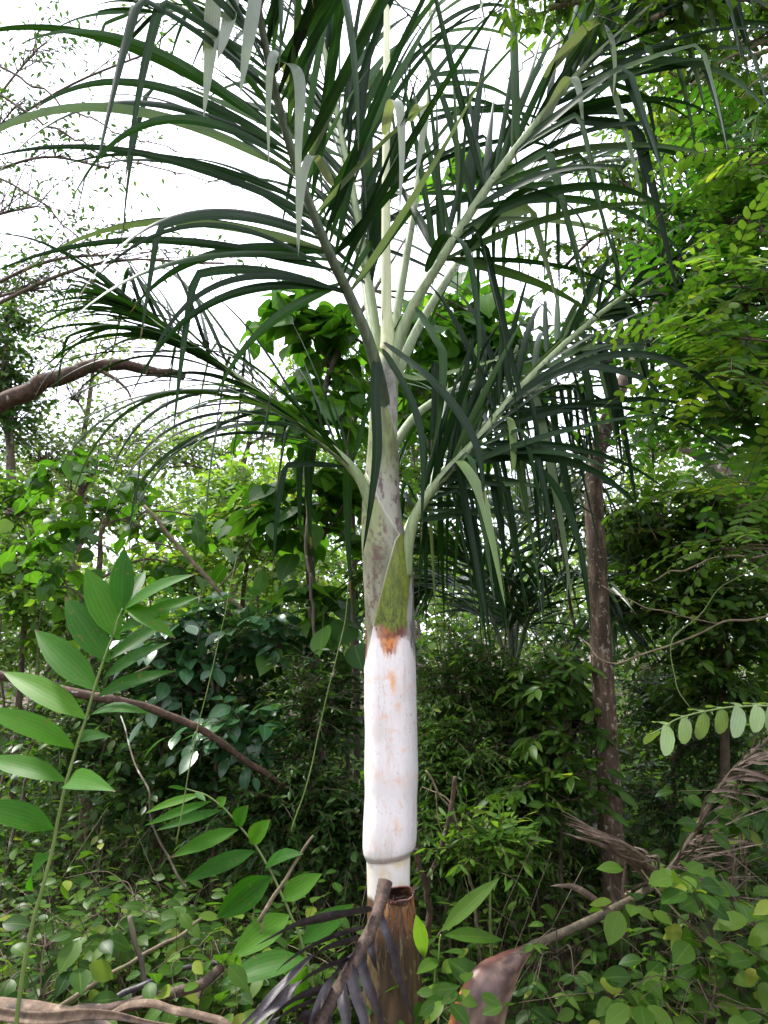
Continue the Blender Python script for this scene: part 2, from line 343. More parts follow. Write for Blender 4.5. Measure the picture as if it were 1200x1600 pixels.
def shell(name, y0, y1, xl, xr, colfn, mat, off=0.0, rows=200, cols=96, tilt=None, ofn=outline):
    """a sheath wrapped round the stem: rows of a ring between the photo heights y0 and y1, cut along the edges xl(y), xr(y)"""
    g = G(); ys_ = np.linspace(y0, y1, rows)
    V = np.zeros((rows, cols, 3)); Cc = np.zeros((rows, cols, 3))
    for r_, y in enumerate(ys_):
        l, r = ofn(y); mp_ = m_px(y, PY); c = pw((l + r) / 2, y, PY); rad = (r - l) / 2 * mp_ * 1.0 + off
        a0, a1 = -math.pi, math.pi; lo, hi = False, False
        if xl is not None and xl(y) is not None:
            q = (xl(y) - (l + r) / 2) / ((r - l) / 2); a0 = math.asin(max(-1, min(1, q))) - max(0, min(1, (-1 - q) * 2)) * math.pi / 2; lo = True
        if xr is not None and xr(y) is not None:
            q = (xr(y) - (l + r) / 2) / ((r - l) / 2); a1 = math.asin(max(-1, min(1, q))) + max(0, min(1, (q - 1) * 2)) * math.pi / 2; hi = True
        if a1 <= a0 + .02: a1 = a0 + .02
        ph = np.linspace(a0, a1, cols)
        ed = np.minimum(ph - a0 if lo else 9, a1 - ph if hi else 9)
        rr = rad * (1 + .012 * (fbm(ph * 1.5 + 20, ph * 0 + y / 60, 3) - .5)) + .0014 * np.exp(-(ed / .1) ** 2)
        if lo: rr[0] = rad - .006
        if hi: rr[-1] = rad - .006
        V[r_, :, 0] = c[0] + rr * np.sin(ph); V[r_, :, 1] = PY - rr * np.cos(ph) + 0; V[r_, :, 2] = c[2]
        if tilt: V[r_, :, 2] += tilt(y) * np.sin(ph) * mp_
        px = (l + r) / 2 + (r - l) / 2 * np.sin(ph)
        px = np.where(np.cos(ph) < 0, (l + r) / 2 + (px - (l + r) / 2) * 2.2, px)
        Cc[r_] = colfn(px, np.full(cols, y), ed)
    i, j = np.meshgrid(np.arange(rows - 1), np.arange(cols - 1), indexing='ij'); a = i * cols + j
    g.add(V, np.stack([a, a + cols, a + cols + 1, a + 1], -1).reshape(-1, 4), None, 0, Cc)
    return g.build(name, mat, palm, color=True)
def mixa(a, b, t): t = np.clip(np.asarray(t), 0, 1)[..., None]; return np.asarray(a) * (1 - t) + np.asarray(b) * t
def sm(x, a, b): t = np.clip((x - a) / (b - a), 0, 1); return t * t * (3 - 2 * t)
edgeBC = lambda y: np.interp(y, [838, 850, 900, 950, 1005, 1035, 1050, 1130, 1337], [624, 616, 602, 589, 578, 571, 568, 545, 540])
def colC(x, y, ed):
    x0_ = x; x = x + 7 * (fbm(x0_ / 5, y / 7, 90) - .5); y0_ = y; y = y + 14 * (fbm(x0_ / 6, y0_ / 9, 91) - .5)
    white = mixa((.80, .765, .745), (.66, .60, .55), sm(fbm(x / 16, y / 60, 2), .45, .75) * .7)
    white = mixa(white, (.47, .46, .47), sm(x, 622, 650) * .6 * (.5 + fbm(x / 3, y / 90, 19)))  # grey towards the right edge: side shade painted into the white
    white = mixa(white, (.47, .38, .31), sm(fbm(x / 1.8, y / 60, 18), .58, .78) * .4)
    c = mixa(white, (.70, .42, .27), sm(fbm(x / 4, y / 9, 4), .66, .8) * .45)
    for bx, by, sx, sy, k in ((613, 1064, 4, 14, .8), (609, 1052, 6, 6, .4), (602, 1058, 8, 3, .3), (621, 1102, 4, 6, .35), (600, 1118, 9, 4, .3), (616, 1136, 9, 2.5, .35), (588, 1058, 4, 3, .3),
                              (630, 1165, 4, 2, .35), (618, 1280, 3, 9, .45), (606, 1184, 2, 14, .25), (592, 1205, 9, 10, .18), (630, 1050, 2, 9, .25), (625, 1215, 18, 9, .14)):
        gk = np.exp(-((x - bx) / sx) ** 2 - ((y - by) / sy) ** 2) * (.5 + 1.1 * fbm(x / 3, y / 5, 8))
        c = mixa(c, (.78, .38, .14), np.clip(gk * k * 1.3, 0, .85))
    c = mixa(c, (.3, .2, .14), sm(vnoise(x / 1.4, y / 1.8, 11), .93, .97) * .5); x, y = x0_, y0_ + 6 * (fbm(x0_ / 3, y0_ / 4, 92) - .5)
    c = mixa(c, (.3, .18, .15), sm(y, 1326, 1336) * .45)
    lim = 1000 + 26 * np.clip(1 - ((x - 608) / 17) ** 2, -1, 1) + 18 * (fbm(x / 3, y / 12, 6) - .5)
    c = mixa(c, mixa((.60, .22, .055), (.3, .1, .04), sm(fbm(x / 3, y / 6, 94), .5, .7)), sm(lim - y + 16 * (fbm(x / 1.5, y / 14, 95) - .5), -5, 8) * np.clip(1.1 - np.abs(x - 608) / 26, 0, 1) ** .5)
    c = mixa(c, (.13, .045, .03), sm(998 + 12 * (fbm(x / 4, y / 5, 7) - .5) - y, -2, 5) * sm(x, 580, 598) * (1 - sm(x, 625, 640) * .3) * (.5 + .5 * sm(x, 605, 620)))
    gl = 984 + 26 * (fbm(x / 3, x * 0 + 3, 9) - .5) + 14 * (fbm(x / 2, y / 3, 93) - .5)
    grn = mixa((.17, .22, .022), (.07, .105, .014), sm(fbm(x / 3, y / 16, 12), .3, .75) * .8)
    grn = mixa(grn, (.05, .055, .025), sm(fbm(x / 1.6, y / 2.6, 14) + .1 * sm(y, 900, 980), .62, .74) * .85)
    grn = mixa(grn, (.17, .2, .035), sm(880 - y, 0, 40) * .35)
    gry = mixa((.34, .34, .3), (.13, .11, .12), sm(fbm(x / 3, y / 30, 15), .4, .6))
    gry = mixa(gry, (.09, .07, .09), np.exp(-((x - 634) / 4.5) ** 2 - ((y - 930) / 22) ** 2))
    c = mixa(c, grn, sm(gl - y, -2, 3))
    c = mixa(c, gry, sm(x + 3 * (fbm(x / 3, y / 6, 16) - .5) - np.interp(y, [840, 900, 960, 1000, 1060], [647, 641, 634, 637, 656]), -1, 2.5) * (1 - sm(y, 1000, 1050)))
    c = mixa(c, (.52, .46, .36), np.exp(-(ed / .05) ** 2) * (y < 1020) * .8)
    return c
def colB(x, y, ed):
    c = mixa((.29, .29, .20), (.17, .18, .11), sm(fbm(x / 8, y / 40, 22), .35, .65))
    c = mixa(c, (.26, .33, .10), sm(900 - y, 0, 90) * sm(612 - x, 0, 26) * .75)
    c = mixa(c, (.13, .07, .055), sm(fbm(x / 3, y / 7, 23) + .22 * np.exp(-((x - 590 + (y - 860) * .12) / 12) ** 2 - ((y - 880) / 50) ** 2), .62, .74) * .85)
    c = mixa(c, (.68, .66, .58), np.exp(-(ed / .12) ** 2) * .7)
    c = mixa(c, (.75, .70, .68), sm(y, 1000, 1030))
    c = mixa(c, (.16, .02, .03), sm(y, 965, 990) * np.exp(-((x - 571.5) / 2.0) ** 2) * .95)
    return c
def colA(x, y, ed):
    c = mixa((.24, .30, .10), (.14, .17, .06), sm(fbm(x / 6, y / 26, 32), .35, .7))
    c = mixa(c, (.45, .43, .38), sm(y, 700, 780) * .75)
    c = mixa(c, (.10, .04, .05), sm(fbm(x / 4, y / 12, 33) + .3 * np.exp(-((x - 594) / 7) ** 2 - ((y - 762) / 28) ** 2) + .2 * np.exp(-((x - 622) / 5) ** 2 - ((y - 780) / 50) ** 2), .64, .76) * .85)
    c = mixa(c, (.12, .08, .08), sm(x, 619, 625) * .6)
    c = mixa(c, (.66, .64, .56), np.exp(-(ed / .12) ** 2) * .7)
    return c
def colD(x, y, ed):
    c = mixa((.44, .43, .37), (.3, .3, .24), sm(fbm(x / 4, y / 14, 42), .4, .65))
    c = mixa(c, (.12, .08, .07), sm(fbm(x / 2, y / 3, 43), .68, .76) * .7)
    c = mixa(c, (.5, .55, .28), sm(575 - y, 0, 20))
    c = mixa(c, (.2, .09, .05), np.exp(-((y - 548 + (x - 595) * .5) / 5) ** 2) * (x < 606) * .8)
    return c
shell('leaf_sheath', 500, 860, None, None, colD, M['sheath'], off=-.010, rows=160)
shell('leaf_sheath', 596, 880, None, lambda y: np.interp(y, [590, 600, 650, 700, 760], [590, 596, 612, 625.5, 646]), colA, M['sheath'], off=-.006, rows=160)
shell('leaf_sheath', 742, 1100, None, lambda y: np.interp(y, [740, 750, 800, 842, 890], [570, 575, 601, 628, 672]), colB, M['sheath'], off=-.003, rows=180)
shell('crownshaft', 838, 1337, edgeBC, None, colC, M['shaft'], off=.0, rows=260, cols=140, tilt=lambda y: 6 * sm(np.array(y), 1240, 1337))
# white stem below the shaft's lip, its scar line, then the brown husked trunk down to the soil
def out_stem(y): return np.interp(y, [1320, 1400, 1700, 1900], [571, 573, 572, 560]), np.interp(y, [1320, 1400, 1700, 1900], [642, 641, 648, 662])
def colS(x, y, ed):
    c = mixa((.78, .74, .68), (.66, .6, .46), sm(fbm(x / 10, y / 20, 51), .45, .7) * .7)
    c = mixa(c, (.75, .5, .12), np.exp(-((x - 597) / 8) ** 2 - ((y - 1356) / 8) ** 2) * .75 * fbm(x / 3, y / 3, 5))
    c = mixa(c, (.68, .55, .2), np.exp(-((x - 625) / 12) ** 2 - ((y - 1342) / 4) ** 2) * .6)
    c = mixa(c, (.25, .12, .08), np.exp(-((y - 1337 + (x - 606) * .09) / 3.0) ** 2) * .8)
    return mixa(c, (.14, .075, .045), sm(y + 6 * fbm(x / 4, x * 0, 3), 1396, 1404))
shell('trunk', 1322, 1830, None, None, colS, M['shaft'], off=-.002, rows=150, ofn=out_stem)

def ribbon(g, ctrl, W, wdir=X, n=18, mat=0, rnd=None, fold=.25, tip=.55, base=.08, twist=0.0, thick=0.0, wob=0.0, cols=4):
    P = cr(ctrl, n); T = nrm(np.gradient(P, axis=0)); s = np.linspace(0, 1, n)
    if wob: P = P + wob * (np.stack([vnoise(s * 7, s * 0 + rg.random() * 90, k) for k in (1, 2, 3)], 1) - .5)
    prof = np.minimum(1, .35 + s / max(base, 1e-3)) * np.clip((1 - s) / (1 - tip), 0, 1) ** .75
    ww = nrm(np.cross(T, np.cross(np.broadcast_to(np.asarray(wdir, float), T.shape), T)))
    nn = np.cross(T, ww)
    an = twist * s; ww, nn = ww * np.cos(an)[:, None] + nn * np.sin(an)[:, None], nn * np.cos(an)[:, None] - ww * np.sin(an)[:, None]
    us = np.linspace(-1, 1, cols + 1)
    V = P[:, None] + (W / 2 * prof)[:, None, None] * (us[None, :, None] * ww[:, None] + fold * np.abs(us)[None, :, None] * nn[:, None])
    i, j = np.meshgrid(np.arange(n - 1), np.arange(cols), indexing='ij'); a = i * (cols + 1) + j
    A = np.zeros((n, cols + 1, 3)); A[..., 0] = (us / 2 + .5)[None]; A[..., 1] = s[:, None]; A[..., 2] = rg.random() if rnd is None else rnd
    g.add(V, np.stack([a, a + 1, a + cols + 2, a + cols + 1], -1).reshape(-1, 4), A, mat)

def leaflets(g, B, D, Wd, L, W, droop, kink, twist, seg=20, rnd=None, mat=0, fold=.22):
    """a batch of strap leaflets that leave the rachis along D and bend under their own weight"""
    m = len(B); p = B.copy(); d = nrm(D); ds = L / seg; wv = nrm(Wd - d * (Wd * d).sum(-1, keepdims=True))
    Pp, Ww, Tt = [p.copy()], [wv.copy()], [d.copy()]
    down = np.array((0, 0, -1.)); side = nrm(rg.normal(size=(m, 3))) * .35
    for k in range(seg):
        s = (k + .5) / seg
        f = (droop * ds * (.25 + 2.2 * s ** 1.3))[:, None]
        d = nrm(d + down * f + side * ds[:, None] * s)
        kk = (np.abs(s - kink) < .5 / seg + 1e-6)[:, None]
        kk2 = (np.abs(s - kink - 1 / seg) < .5 / seg + 1e-6)[:, None]
        d = np.where(kk, nrm(d * .45 + down * .75), d); d = np.where(kk2, nrm(d * .5 + down * .9), d)
        p = p + d * ds[:, None]
        wv = nrm(wv - d * (wv * d).sum(-1, keepdims=True)); nn = np.cross(d, wv)
        an = (twist * ds)[:, None]; wv = wv * np.cos(an) + nn * np.sin(an)
        Pp.append(p.copy()); Ww.append(wv.copy()); Tt.append(d.copy())
    P = np.stack(Pp, 1); Wv = np.stack(Ww, 1); T = np.stack(Tt, 1); N = np.cross(T, Wv)
    s = np.linspace(0, 1, seg + 1)
    prof = np.minimum(1, .3 + s / .18) * np.clip((1 - s) / .62, 0, 1) ** .8
    us = np.linspace(-1, 1, 5)
    half = (W[:, None] / 2 * prof[None])[:, :, None, None]
    V = P[:, :, None] + half * (us[None, None, :, None] * Wv[:, :, None] + fold * np.abs(us)[None, None, :, None] * N[:, :, None])
    n = seg + 1; i, j = np.meshgrid(np.arange(seg), np.arange(4), indexing='ij'); a = i * 5 + j
    F = np.stack([a, a + 1, a + 6, a + 5], -1).reshape(-1, 4); F = (F[None] + (np.arange(m) * n * 5)[:, None, None]).reshape(-1, 4)
    A = np.zeros((m, n, 5, 3)); A[..., 0] = (us / 2 + .5)[None, None]; A[..., 1] = s[None, :, None]
    A[..., 2] = (rg.random(m) if rnd is None else rnd)[:, None, None]
    g.add(V, F, A, mat)

def frond(parent, ctrl, r0, r1, t0, n, L, Wd, ang=(58, 28), plum=35, droop=(1.2, 2.6), kinkp=.25, bias=0.0, matr='petiole', matl='palm', name='frond', lenmod=None, up=Z, extra=None, sides=(-1, 1), dual=None):
    P = cr(pws(ctrl), 90); T = nrm(np.gradient(P, axis=0))
    g = G(); t = np.linspace(0, 1, 90)
    rad = r1 + (r0 - r1) * (1 - t) ** 1.1
    tubes(g, P, rad, 10)
    fo = g.build(name, M[matr], parent)
    g = G()
    tt = np.sort(t0 + (1 - t0) * (np.arange(n) + rg.random(n) * 2.4) / n); tt = np.clip(tt, 0, .995)
    for sd_ in sides:
        k = tt + rg.normal(0, .004, n); k = np.clip(k, 0, .995)
        idx = k * 89; i0 = idx.astype(int); f = (idx - i0)[:, None]
        B = P[i0] * (1 - f) + P[i0 + 1] * f; Tg = nrm(T[i0])
        S = nrm(np.cross(Tg, np.broadcast_to(np.asarray(up, float), Tg.shape))); N = np.cross(S, Tg)
        u = (k - t0) / (1 - t0)
        aq = ang[sd_] if isinstance(ang, dict) else ang; al = np.radians(aq[0] + (aq[1] - aq[0]) * u + rg.normal(0, 11, n))[:, None]
        be = np.radians(bias + plum * rg.uniform(-1, 1, n))[:, None]
        D = np.cos(al) * Tg + np.sin(al) * (np.cos(be) * S * sd_ + np.sin(be) * N)
        rr = np.interp(k, t, rad)[:, None]
        LL = L * (.62 + .5 * np.sin(np.clip(u * 1.15 + .12, 0, 1) * math.pi) ** .8) * rg.choice([rg.uniform(.55, .8), 1.0, 1.0, 1.1, .9], n) * rg.uniform(.88, 1.1, n)
        if lenmod: LL = LL * lenmod(u)
        dq = droop[sd_] if isinstance(droop, dict) else droop; dr = rg.uniform(dq[0], dq[1], n); kq = kinkp[sd_] if isinstance(kinkp, dict) else (kinkp if isinstance(kinkp, tuple) else (kinkp, .35, .75)); kk = np.where(rg.random(n) < kq[0], rg.uniform(kq[1], kq[2], n), 9.)
        leaflets(g, B + nrm(D - Tg * (D * Tg).sum(-1, keepdims=True)) * rr * .7, D, Tg + .3 * N * sd_, LL, Wd * rg.uniform(.55, 1.2, n), dr, kk, rg.uniform(-1.2, 1.2, n))
    if extra: extra(g)
    g.build('leaflets', [M[matl], M['palm_pale'], M['palm_sky_sheen']], fo)
    return fo
def ex(lst):
    def f(g):
        for e in lst:
            pts, wpx = e[0], e[1]; mat = e[2] if len(e) > 2 else 0
            wd = e[3] if len(e) > 3 else (1, .25, 0)
            P_ = pws(pts); ribbon(g, P_, wpx * m_px(pts[0][1], pts[0][2]), wdir=wd, n=26, mat=mat, fold=.15, tip=.5, twist=rg.uniform(-.5, .5))
    return f
# nearest frond: rises left and leans to the camera
frond(palm, [(606, 720, 2.80), (603, 660, 2.785), (594, 598, 2.735), (575, 530, 2.67), (545, 460, 2.6), (510, 385, 2.5), (468, 275, 2.38), (432, 150, 2.25), (405, 20, 2.12), (380, -140, 2.0), (350, -330, 1.92)], .030, .009,
      .38, 50, 1.12, .034, ang=(60, 22), plum=40, droop={-1: (.5, 1.7), 1: (.0, .9)}, kinkp=.16, matr='petiole_dark', up=(0, -1, .35),
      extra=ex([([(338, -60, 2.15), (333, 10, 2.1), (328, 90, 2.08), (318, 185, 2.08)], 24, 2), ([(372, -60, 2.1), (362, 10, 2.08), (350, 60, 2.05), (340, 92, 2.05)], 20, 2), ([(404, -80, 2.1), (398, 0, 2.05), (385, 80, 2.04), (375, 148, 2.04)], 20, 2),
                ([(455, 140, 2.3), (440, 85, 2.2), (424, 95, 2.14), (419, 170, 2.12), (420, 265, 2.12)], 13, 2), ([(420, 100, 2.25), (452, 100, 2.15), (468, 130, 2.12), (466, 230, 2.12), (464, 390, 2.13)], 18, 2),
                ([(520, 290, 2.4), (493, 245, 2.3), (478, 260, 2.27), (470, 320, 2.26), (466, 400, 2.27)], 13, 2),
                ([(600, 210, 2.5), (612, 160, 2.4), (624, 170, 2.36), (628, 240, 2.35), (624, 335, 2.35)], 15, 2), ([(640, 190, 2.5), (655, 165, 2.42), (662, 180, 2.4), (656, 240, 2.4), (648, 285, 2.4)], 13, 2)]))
# fronds behind, upright and pleated
frond(palm, [(597, 640, 2.83), (590, 540, 2.88), (575, 430, 2.94), (548, 280, 3.0), (515, 120, 3.05), (485, -40, 3.05), (450, -240, 3.0)], .024, .008, .3, 54, .95, .040, ang=(28, 14), plum=50, droop=(.1, 1.0), kinkp=.12, up=(0, -1, .2))
frond(palm, [(588, 560, 2.9), (575, 470, 3.05), (560, 380, 3.2), (520, 200, 3.5), (440, 80, 3.8), (330, 20, 4.0), (200, 20, 4.1)], .022, .008, .3, 30, .85, .022, droop=(.6, 1.8), kinkp=.2)
# right frond
frond(palm, [(612, 640, 2.80), (616, 560, 2.79), (645, 480, 2.78), (690, 405, 2.76), (750, 310, 2.73), (820, 215, 2.70), (890, 130, 2.68), (960, 60, 2.66), (1060, -20, 2.62), (1180, -70, 2.6)], .026, .009,
      .3, 56, 1.0, .033, ang={-1: (36, 12), 1: (50, 30)}, plum=44, droop={-1: (-.1, .6), 1: (.2, 2.0)}, kinkp={-1: (.15, .4, .8), 1: (.6, .12, .6)}, up=(0, -1, .5),
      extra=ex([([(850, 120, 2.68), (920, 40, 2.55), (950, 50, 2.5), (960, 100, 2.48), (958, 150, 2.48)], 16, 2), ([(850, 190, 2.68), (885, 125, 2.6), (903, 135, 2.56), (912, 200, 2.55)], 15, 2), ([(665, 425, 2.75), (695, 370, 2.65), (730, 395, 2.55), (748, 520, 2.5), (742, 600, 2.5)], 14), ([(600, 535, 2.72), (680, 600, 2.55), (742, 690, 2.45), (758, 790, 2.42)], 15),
                ([(598, 545, 2.70), (640, 620, 2.55), (660, 700, 2.5), (658, 850, 2.48)], 12), ([(650, 480, 2.75), (680, 530, 2.6), (692, 560, 2.56), (688, 640, 2.55), (672, 720, 2.55)], 13),
                ([(588, 560, 2.69), (586, 620, 2.63), (589, 700, 2.6), (580, 780, 2.58), (566, 870, 2.57)], 16),
                ([(588, 540, 2.72), (640, 590, 2.8), (730, 575, 2.85), (810, 550, 2.9)], 11, 1, (0, .4, 1)), ([(720, 400, 2.74), (800, 310, 2.6), (850, 300, 2.5), (905, 340, 2.45), (925, 420, 2.42)], 13)]))
# back centre frond, hanging leaflets
frond(palm, [(606, 600, 2.86), (622, 480, 2.95), (648, 320, 3.1), (668, 160, 3.25), (672, 10, 3.4), (660, -130, 3.5)], .022, .008, .32, 28, .9, .026, droop=(.4, 2.2), kinkp=.45, up=(0, -1, .2))
frond(palm, [(614, 600, 2.88), (660, 500, 3.1), (740, 380, 3.4), (840, 290, 3.7), (960, 250, 4.0), (1080, 260, 4.2)], .022, .008, .3, 30, .95, .028, ang=(60, 30), droop=(.5, 2.6), kinkp=.6)
# low right frond
frond(palm, [(634, 900, 2.76), (638, 850, 2.75), (652, 800, 2.74), (692, 745, 2.74), (745, 688, 2.76), (805, 615, 2.82), (880, 540, 2.9), (955, 478, 2.98), (1035, 425, 3.05), (1120, 385, 3.1)], .024, .009,
      .26, 56, .82, .030, ang={-1: (40, 12), 1: (55, 30)}, plum=50, droop={-1: (.1, 1.4), 1: (.3, 2.0)}, kinkp={-1: (.25, .4, .8), 1: (.75, .06, .35)}, up=(0, -.7, .7),
      extra=ex([([(706, 720, 2.7), (722, 725, 2.6), (750, 770, 2.55), (768, 840, 2.52), (790, 950, 2.5)], 17, 1), ([(780, 650, 2.72), (798, 660, 2.65), (802, 720, 2.62), (798, 742, 2.62)], 14, 1),
                ([(745, 690, 2.7), (850, 740, 2.62), (905, 850, 2.58), (925, 1000, 2.56)], 15), ([(800, 620, 2.78), (900, 575, 2.7), (1000, 590, 2.65), (1050, 640, 2.62)], 13, 0, (0, .3, 1))]))
# low left frond
frond(palm, [(592, 850, 2.77), (574, 775, 2.75), (553, 735, 2.74), (510, 695, 2.73), (440, 640, 2.74), (365, 585, 2.78), (290, 535, 2.82), (245, 505, 2.86), (205, 478, 2.88)], .024, .008,
      .26, 70, .84, .024, ang={-1: (42, 14), 1: (30, 10)}, plum=50, droop={-1: (.9, 2.6), 1: (.1, 1.2)}, kinkp=.16, up=(0, -.5, .8),
      extra=ex([([(520, 700, 2.8), (486, 690, 2.95), (482, 760, 2.97), (486, 860, 2.98)], 16), ([(545, 722, 2.8), (545, 730, 2.9), (543, 800, 2.93), (548, 940, 2.94)], 17), ([(500, 690, 2.8), (472, 700, 2.92), (468, 780, 2.94), (470, 850, 2.95)], 11)]))
# a further low frond whose leaflets hang as a dark curtain right of the trunk
frond(palm, [(622, 880, 2.86), (640, 820, 2.92), (690, 740, 3.05), (760, 660, 3.2), (840, 610, 3.35), (915, 600, 3.5)], .02, .007, .2, 34, .72, .026, ang={-1: (50, 30), 1: (60, 40)}, plum=40, droop=(.4, 2.0), kinkp=(.85, .06, .3), up=(0, -.6, .8))
# drooping frond that runs behind the trunk to the right
frond(palm, [(612, 700, 2.88), (660, 640, 3.1), (740, 600, 3.4), (820, 620, 3.65), (880, 700, 3.8), (920, 820, 3.9)], .02, .008, .25, 34, .8, .03, ang=(60, 40), droop=(.3, 2.0), kinkp=.5, plum=30)
g = G(); sp_ = cr(pws([(606, 600, 2.8), (604, 480, 2.8), (603, 300, 2.8), (604, 120, 2.81), (605, -60, 2.82), (606, -320, 2.84)]), 60)
tubes(g, sp_, np.interp(np.linspace(0, 1, 60), [0, .2, .45, .85, 1], [.034, .022, .0165, .013, .002]), 14)
g.build('spear_leaf', M['spear'], palm)
# loose fibres hanging from the old husk
g = G()
for k in range(40):
    px = rg.uniform(575, 650); p0 = pw(px, rg.uniform(1395, 1470), 2.64 + abs(px - 615) * .0018); d = np.array((rg.normal(0, .03), -.02, -rg.uniform(.05, .25)))
    stick(g, [p0, p0 + d * .5 + rg.normal(0, .01, 3), p0 + d], .0016, .0008, 4, 7)
g.build('fibres', M['dead_stalk'], palm)
# brown husk (the stub of an old sheath) that opens like a pouch in front of the stem
g = G(); rows, cols = 90, 60
V = np.zeros((rows, cols, 3)); Cc = np.zeros((rows, cols, 3))
for r_ in range(rows):
    y = np.interp(r_, [0, 14, rows - 1], [1402, 1408, 1800])
    cx = np.interp(y, [1400, 1440, 1500, 1560, 1800], [623, 618, 615, 614, 612]); hw = np.interp(y, [1402, 1425, 1470, 1540, 1620, 1800], [23, 29, 38, 46, 54, 64])
    lip = 0 if r_ > 6 else (6 - r_) / 6
    ph = np.linspace(-1.75, 1.75, cols); mp_ = m_px(y, PY - .09); c = pw(cx, y, PY - .06)
    rr = hw * mp_ * (1 + .08 * (fbm(ph * 2, ph * 0 + y / 40, 61) - .5)) * (1 + .06 * lip)
    V[r_, :, 0] = c[0] + rr * np.sin(ph); V[r_, :, 1] = PY - .045 - .03 * max(0, 1 - (y - 1402) / 90) - rr * np.cos(ph) * 1.05
    V[r_, :, 2] = c[2] + (.028 * (1 - np.cos(ph)) + .03 * (fbm(ph * 4 + 3, ph * 0 + .5, 67) - .5)) * np.clip(1 - (r_ - 6) / 30, 0, 1)
    n1 = fbm(ph * 9, ph * 0 + y / 60, 62)
    cc = mixa((.13, .085, .035), (.06, .04, .02), sm(n1, .35, .65)); cc = mixa(cc, (.34, .14, .05), sm(1450 - y + 30 * (n1 - .5), -20, 20) * .8)
    cc = mixa(cc, (.36, .34, .2), sm(fbm(ph * 9, ph * 0 + y / 16, 63), .7, .8) * .7); cc = mixa(cc, (.05, .02, .015), lip)
    Cc[r_] = cc
i, j = np.meshgrid(np.arange(rows - 1), np.arange(cols - 1), indexing='ij'); a = i * cols + j
g.add(V, np.stack([a, a + cols, a + cols + 1, a + 1], -1).reshape(-1, 4), None, 0, Cc)
V2 = V.copy(); V2[:, :, 0] = V[:, :, 0] * .92 + V[:, :, 0].mean(axis=1, keepdims=True) * .08; V2[:, :, 1] += .005
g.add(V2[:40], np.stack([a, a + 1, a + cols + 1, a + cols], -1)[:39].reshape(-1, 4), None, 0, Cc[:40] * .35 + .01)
# dark mouth of the pouch, facing up and forward
C0 = pw(624, 1397, 2.645); mp_ = m_px(1397, 2.645); q1, q2 = np.meshgrid(np.linspace(0, 1, 12), np.linspace(0, 2 * math.pi, 41), indexing='ij')
rag = 1 + .22 * (fbm(np.cos(q2) * 3 + 9, np.sin(q2) * 3 + 9, 64) - .5) * q1; wx = 21 * rag * mp_; wy = (12 + 2.5 * np.sin(q2 * 2 + 1)) * rag * mp_
VB = C0 + (q1 * wx * np.cos(q2))[..., None] * X + (q1 * wy * np.sin(q2))[..., None] * np.array((0, .35, .94)) + (.045 * (1 - q1 ** 2))[..., None] * np.array((0, .8, -.5))
i2, j2 = np.meshgrid(np.arange(11), np.arange(40), indexing='ij'); a2 = i2 * 41 + j2
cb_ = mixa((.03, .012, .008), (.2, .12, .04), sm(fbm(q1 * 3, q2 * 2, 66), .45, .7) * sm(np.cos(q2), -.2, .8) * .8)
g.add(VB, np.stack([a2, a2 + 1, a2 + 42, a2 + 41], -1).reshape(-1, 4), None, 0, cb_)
tubes(g, VB[-1], np.full(41, .0035), 6)
# rolled rim of the husk
rim = (V[0] + V2[0]) / 2
tubes(g, rim, np.full(cols, .0045) * (1 + .5 * (rg.random(cols) - .5)), 6)
o = g.build('husk', M['husk'], palm, color=True)
ca = o.data.attributes['col']; q = np.ones(len(o.data.vertices) * 4, np.float32); ca.data.foreach_get('color', q); q = q.reshape(-1, 4)
q[(q[:, :3] > .99).all(1)] = (.12, .045, .03, 1); ca.data.foreach_set('color', q.ravel())

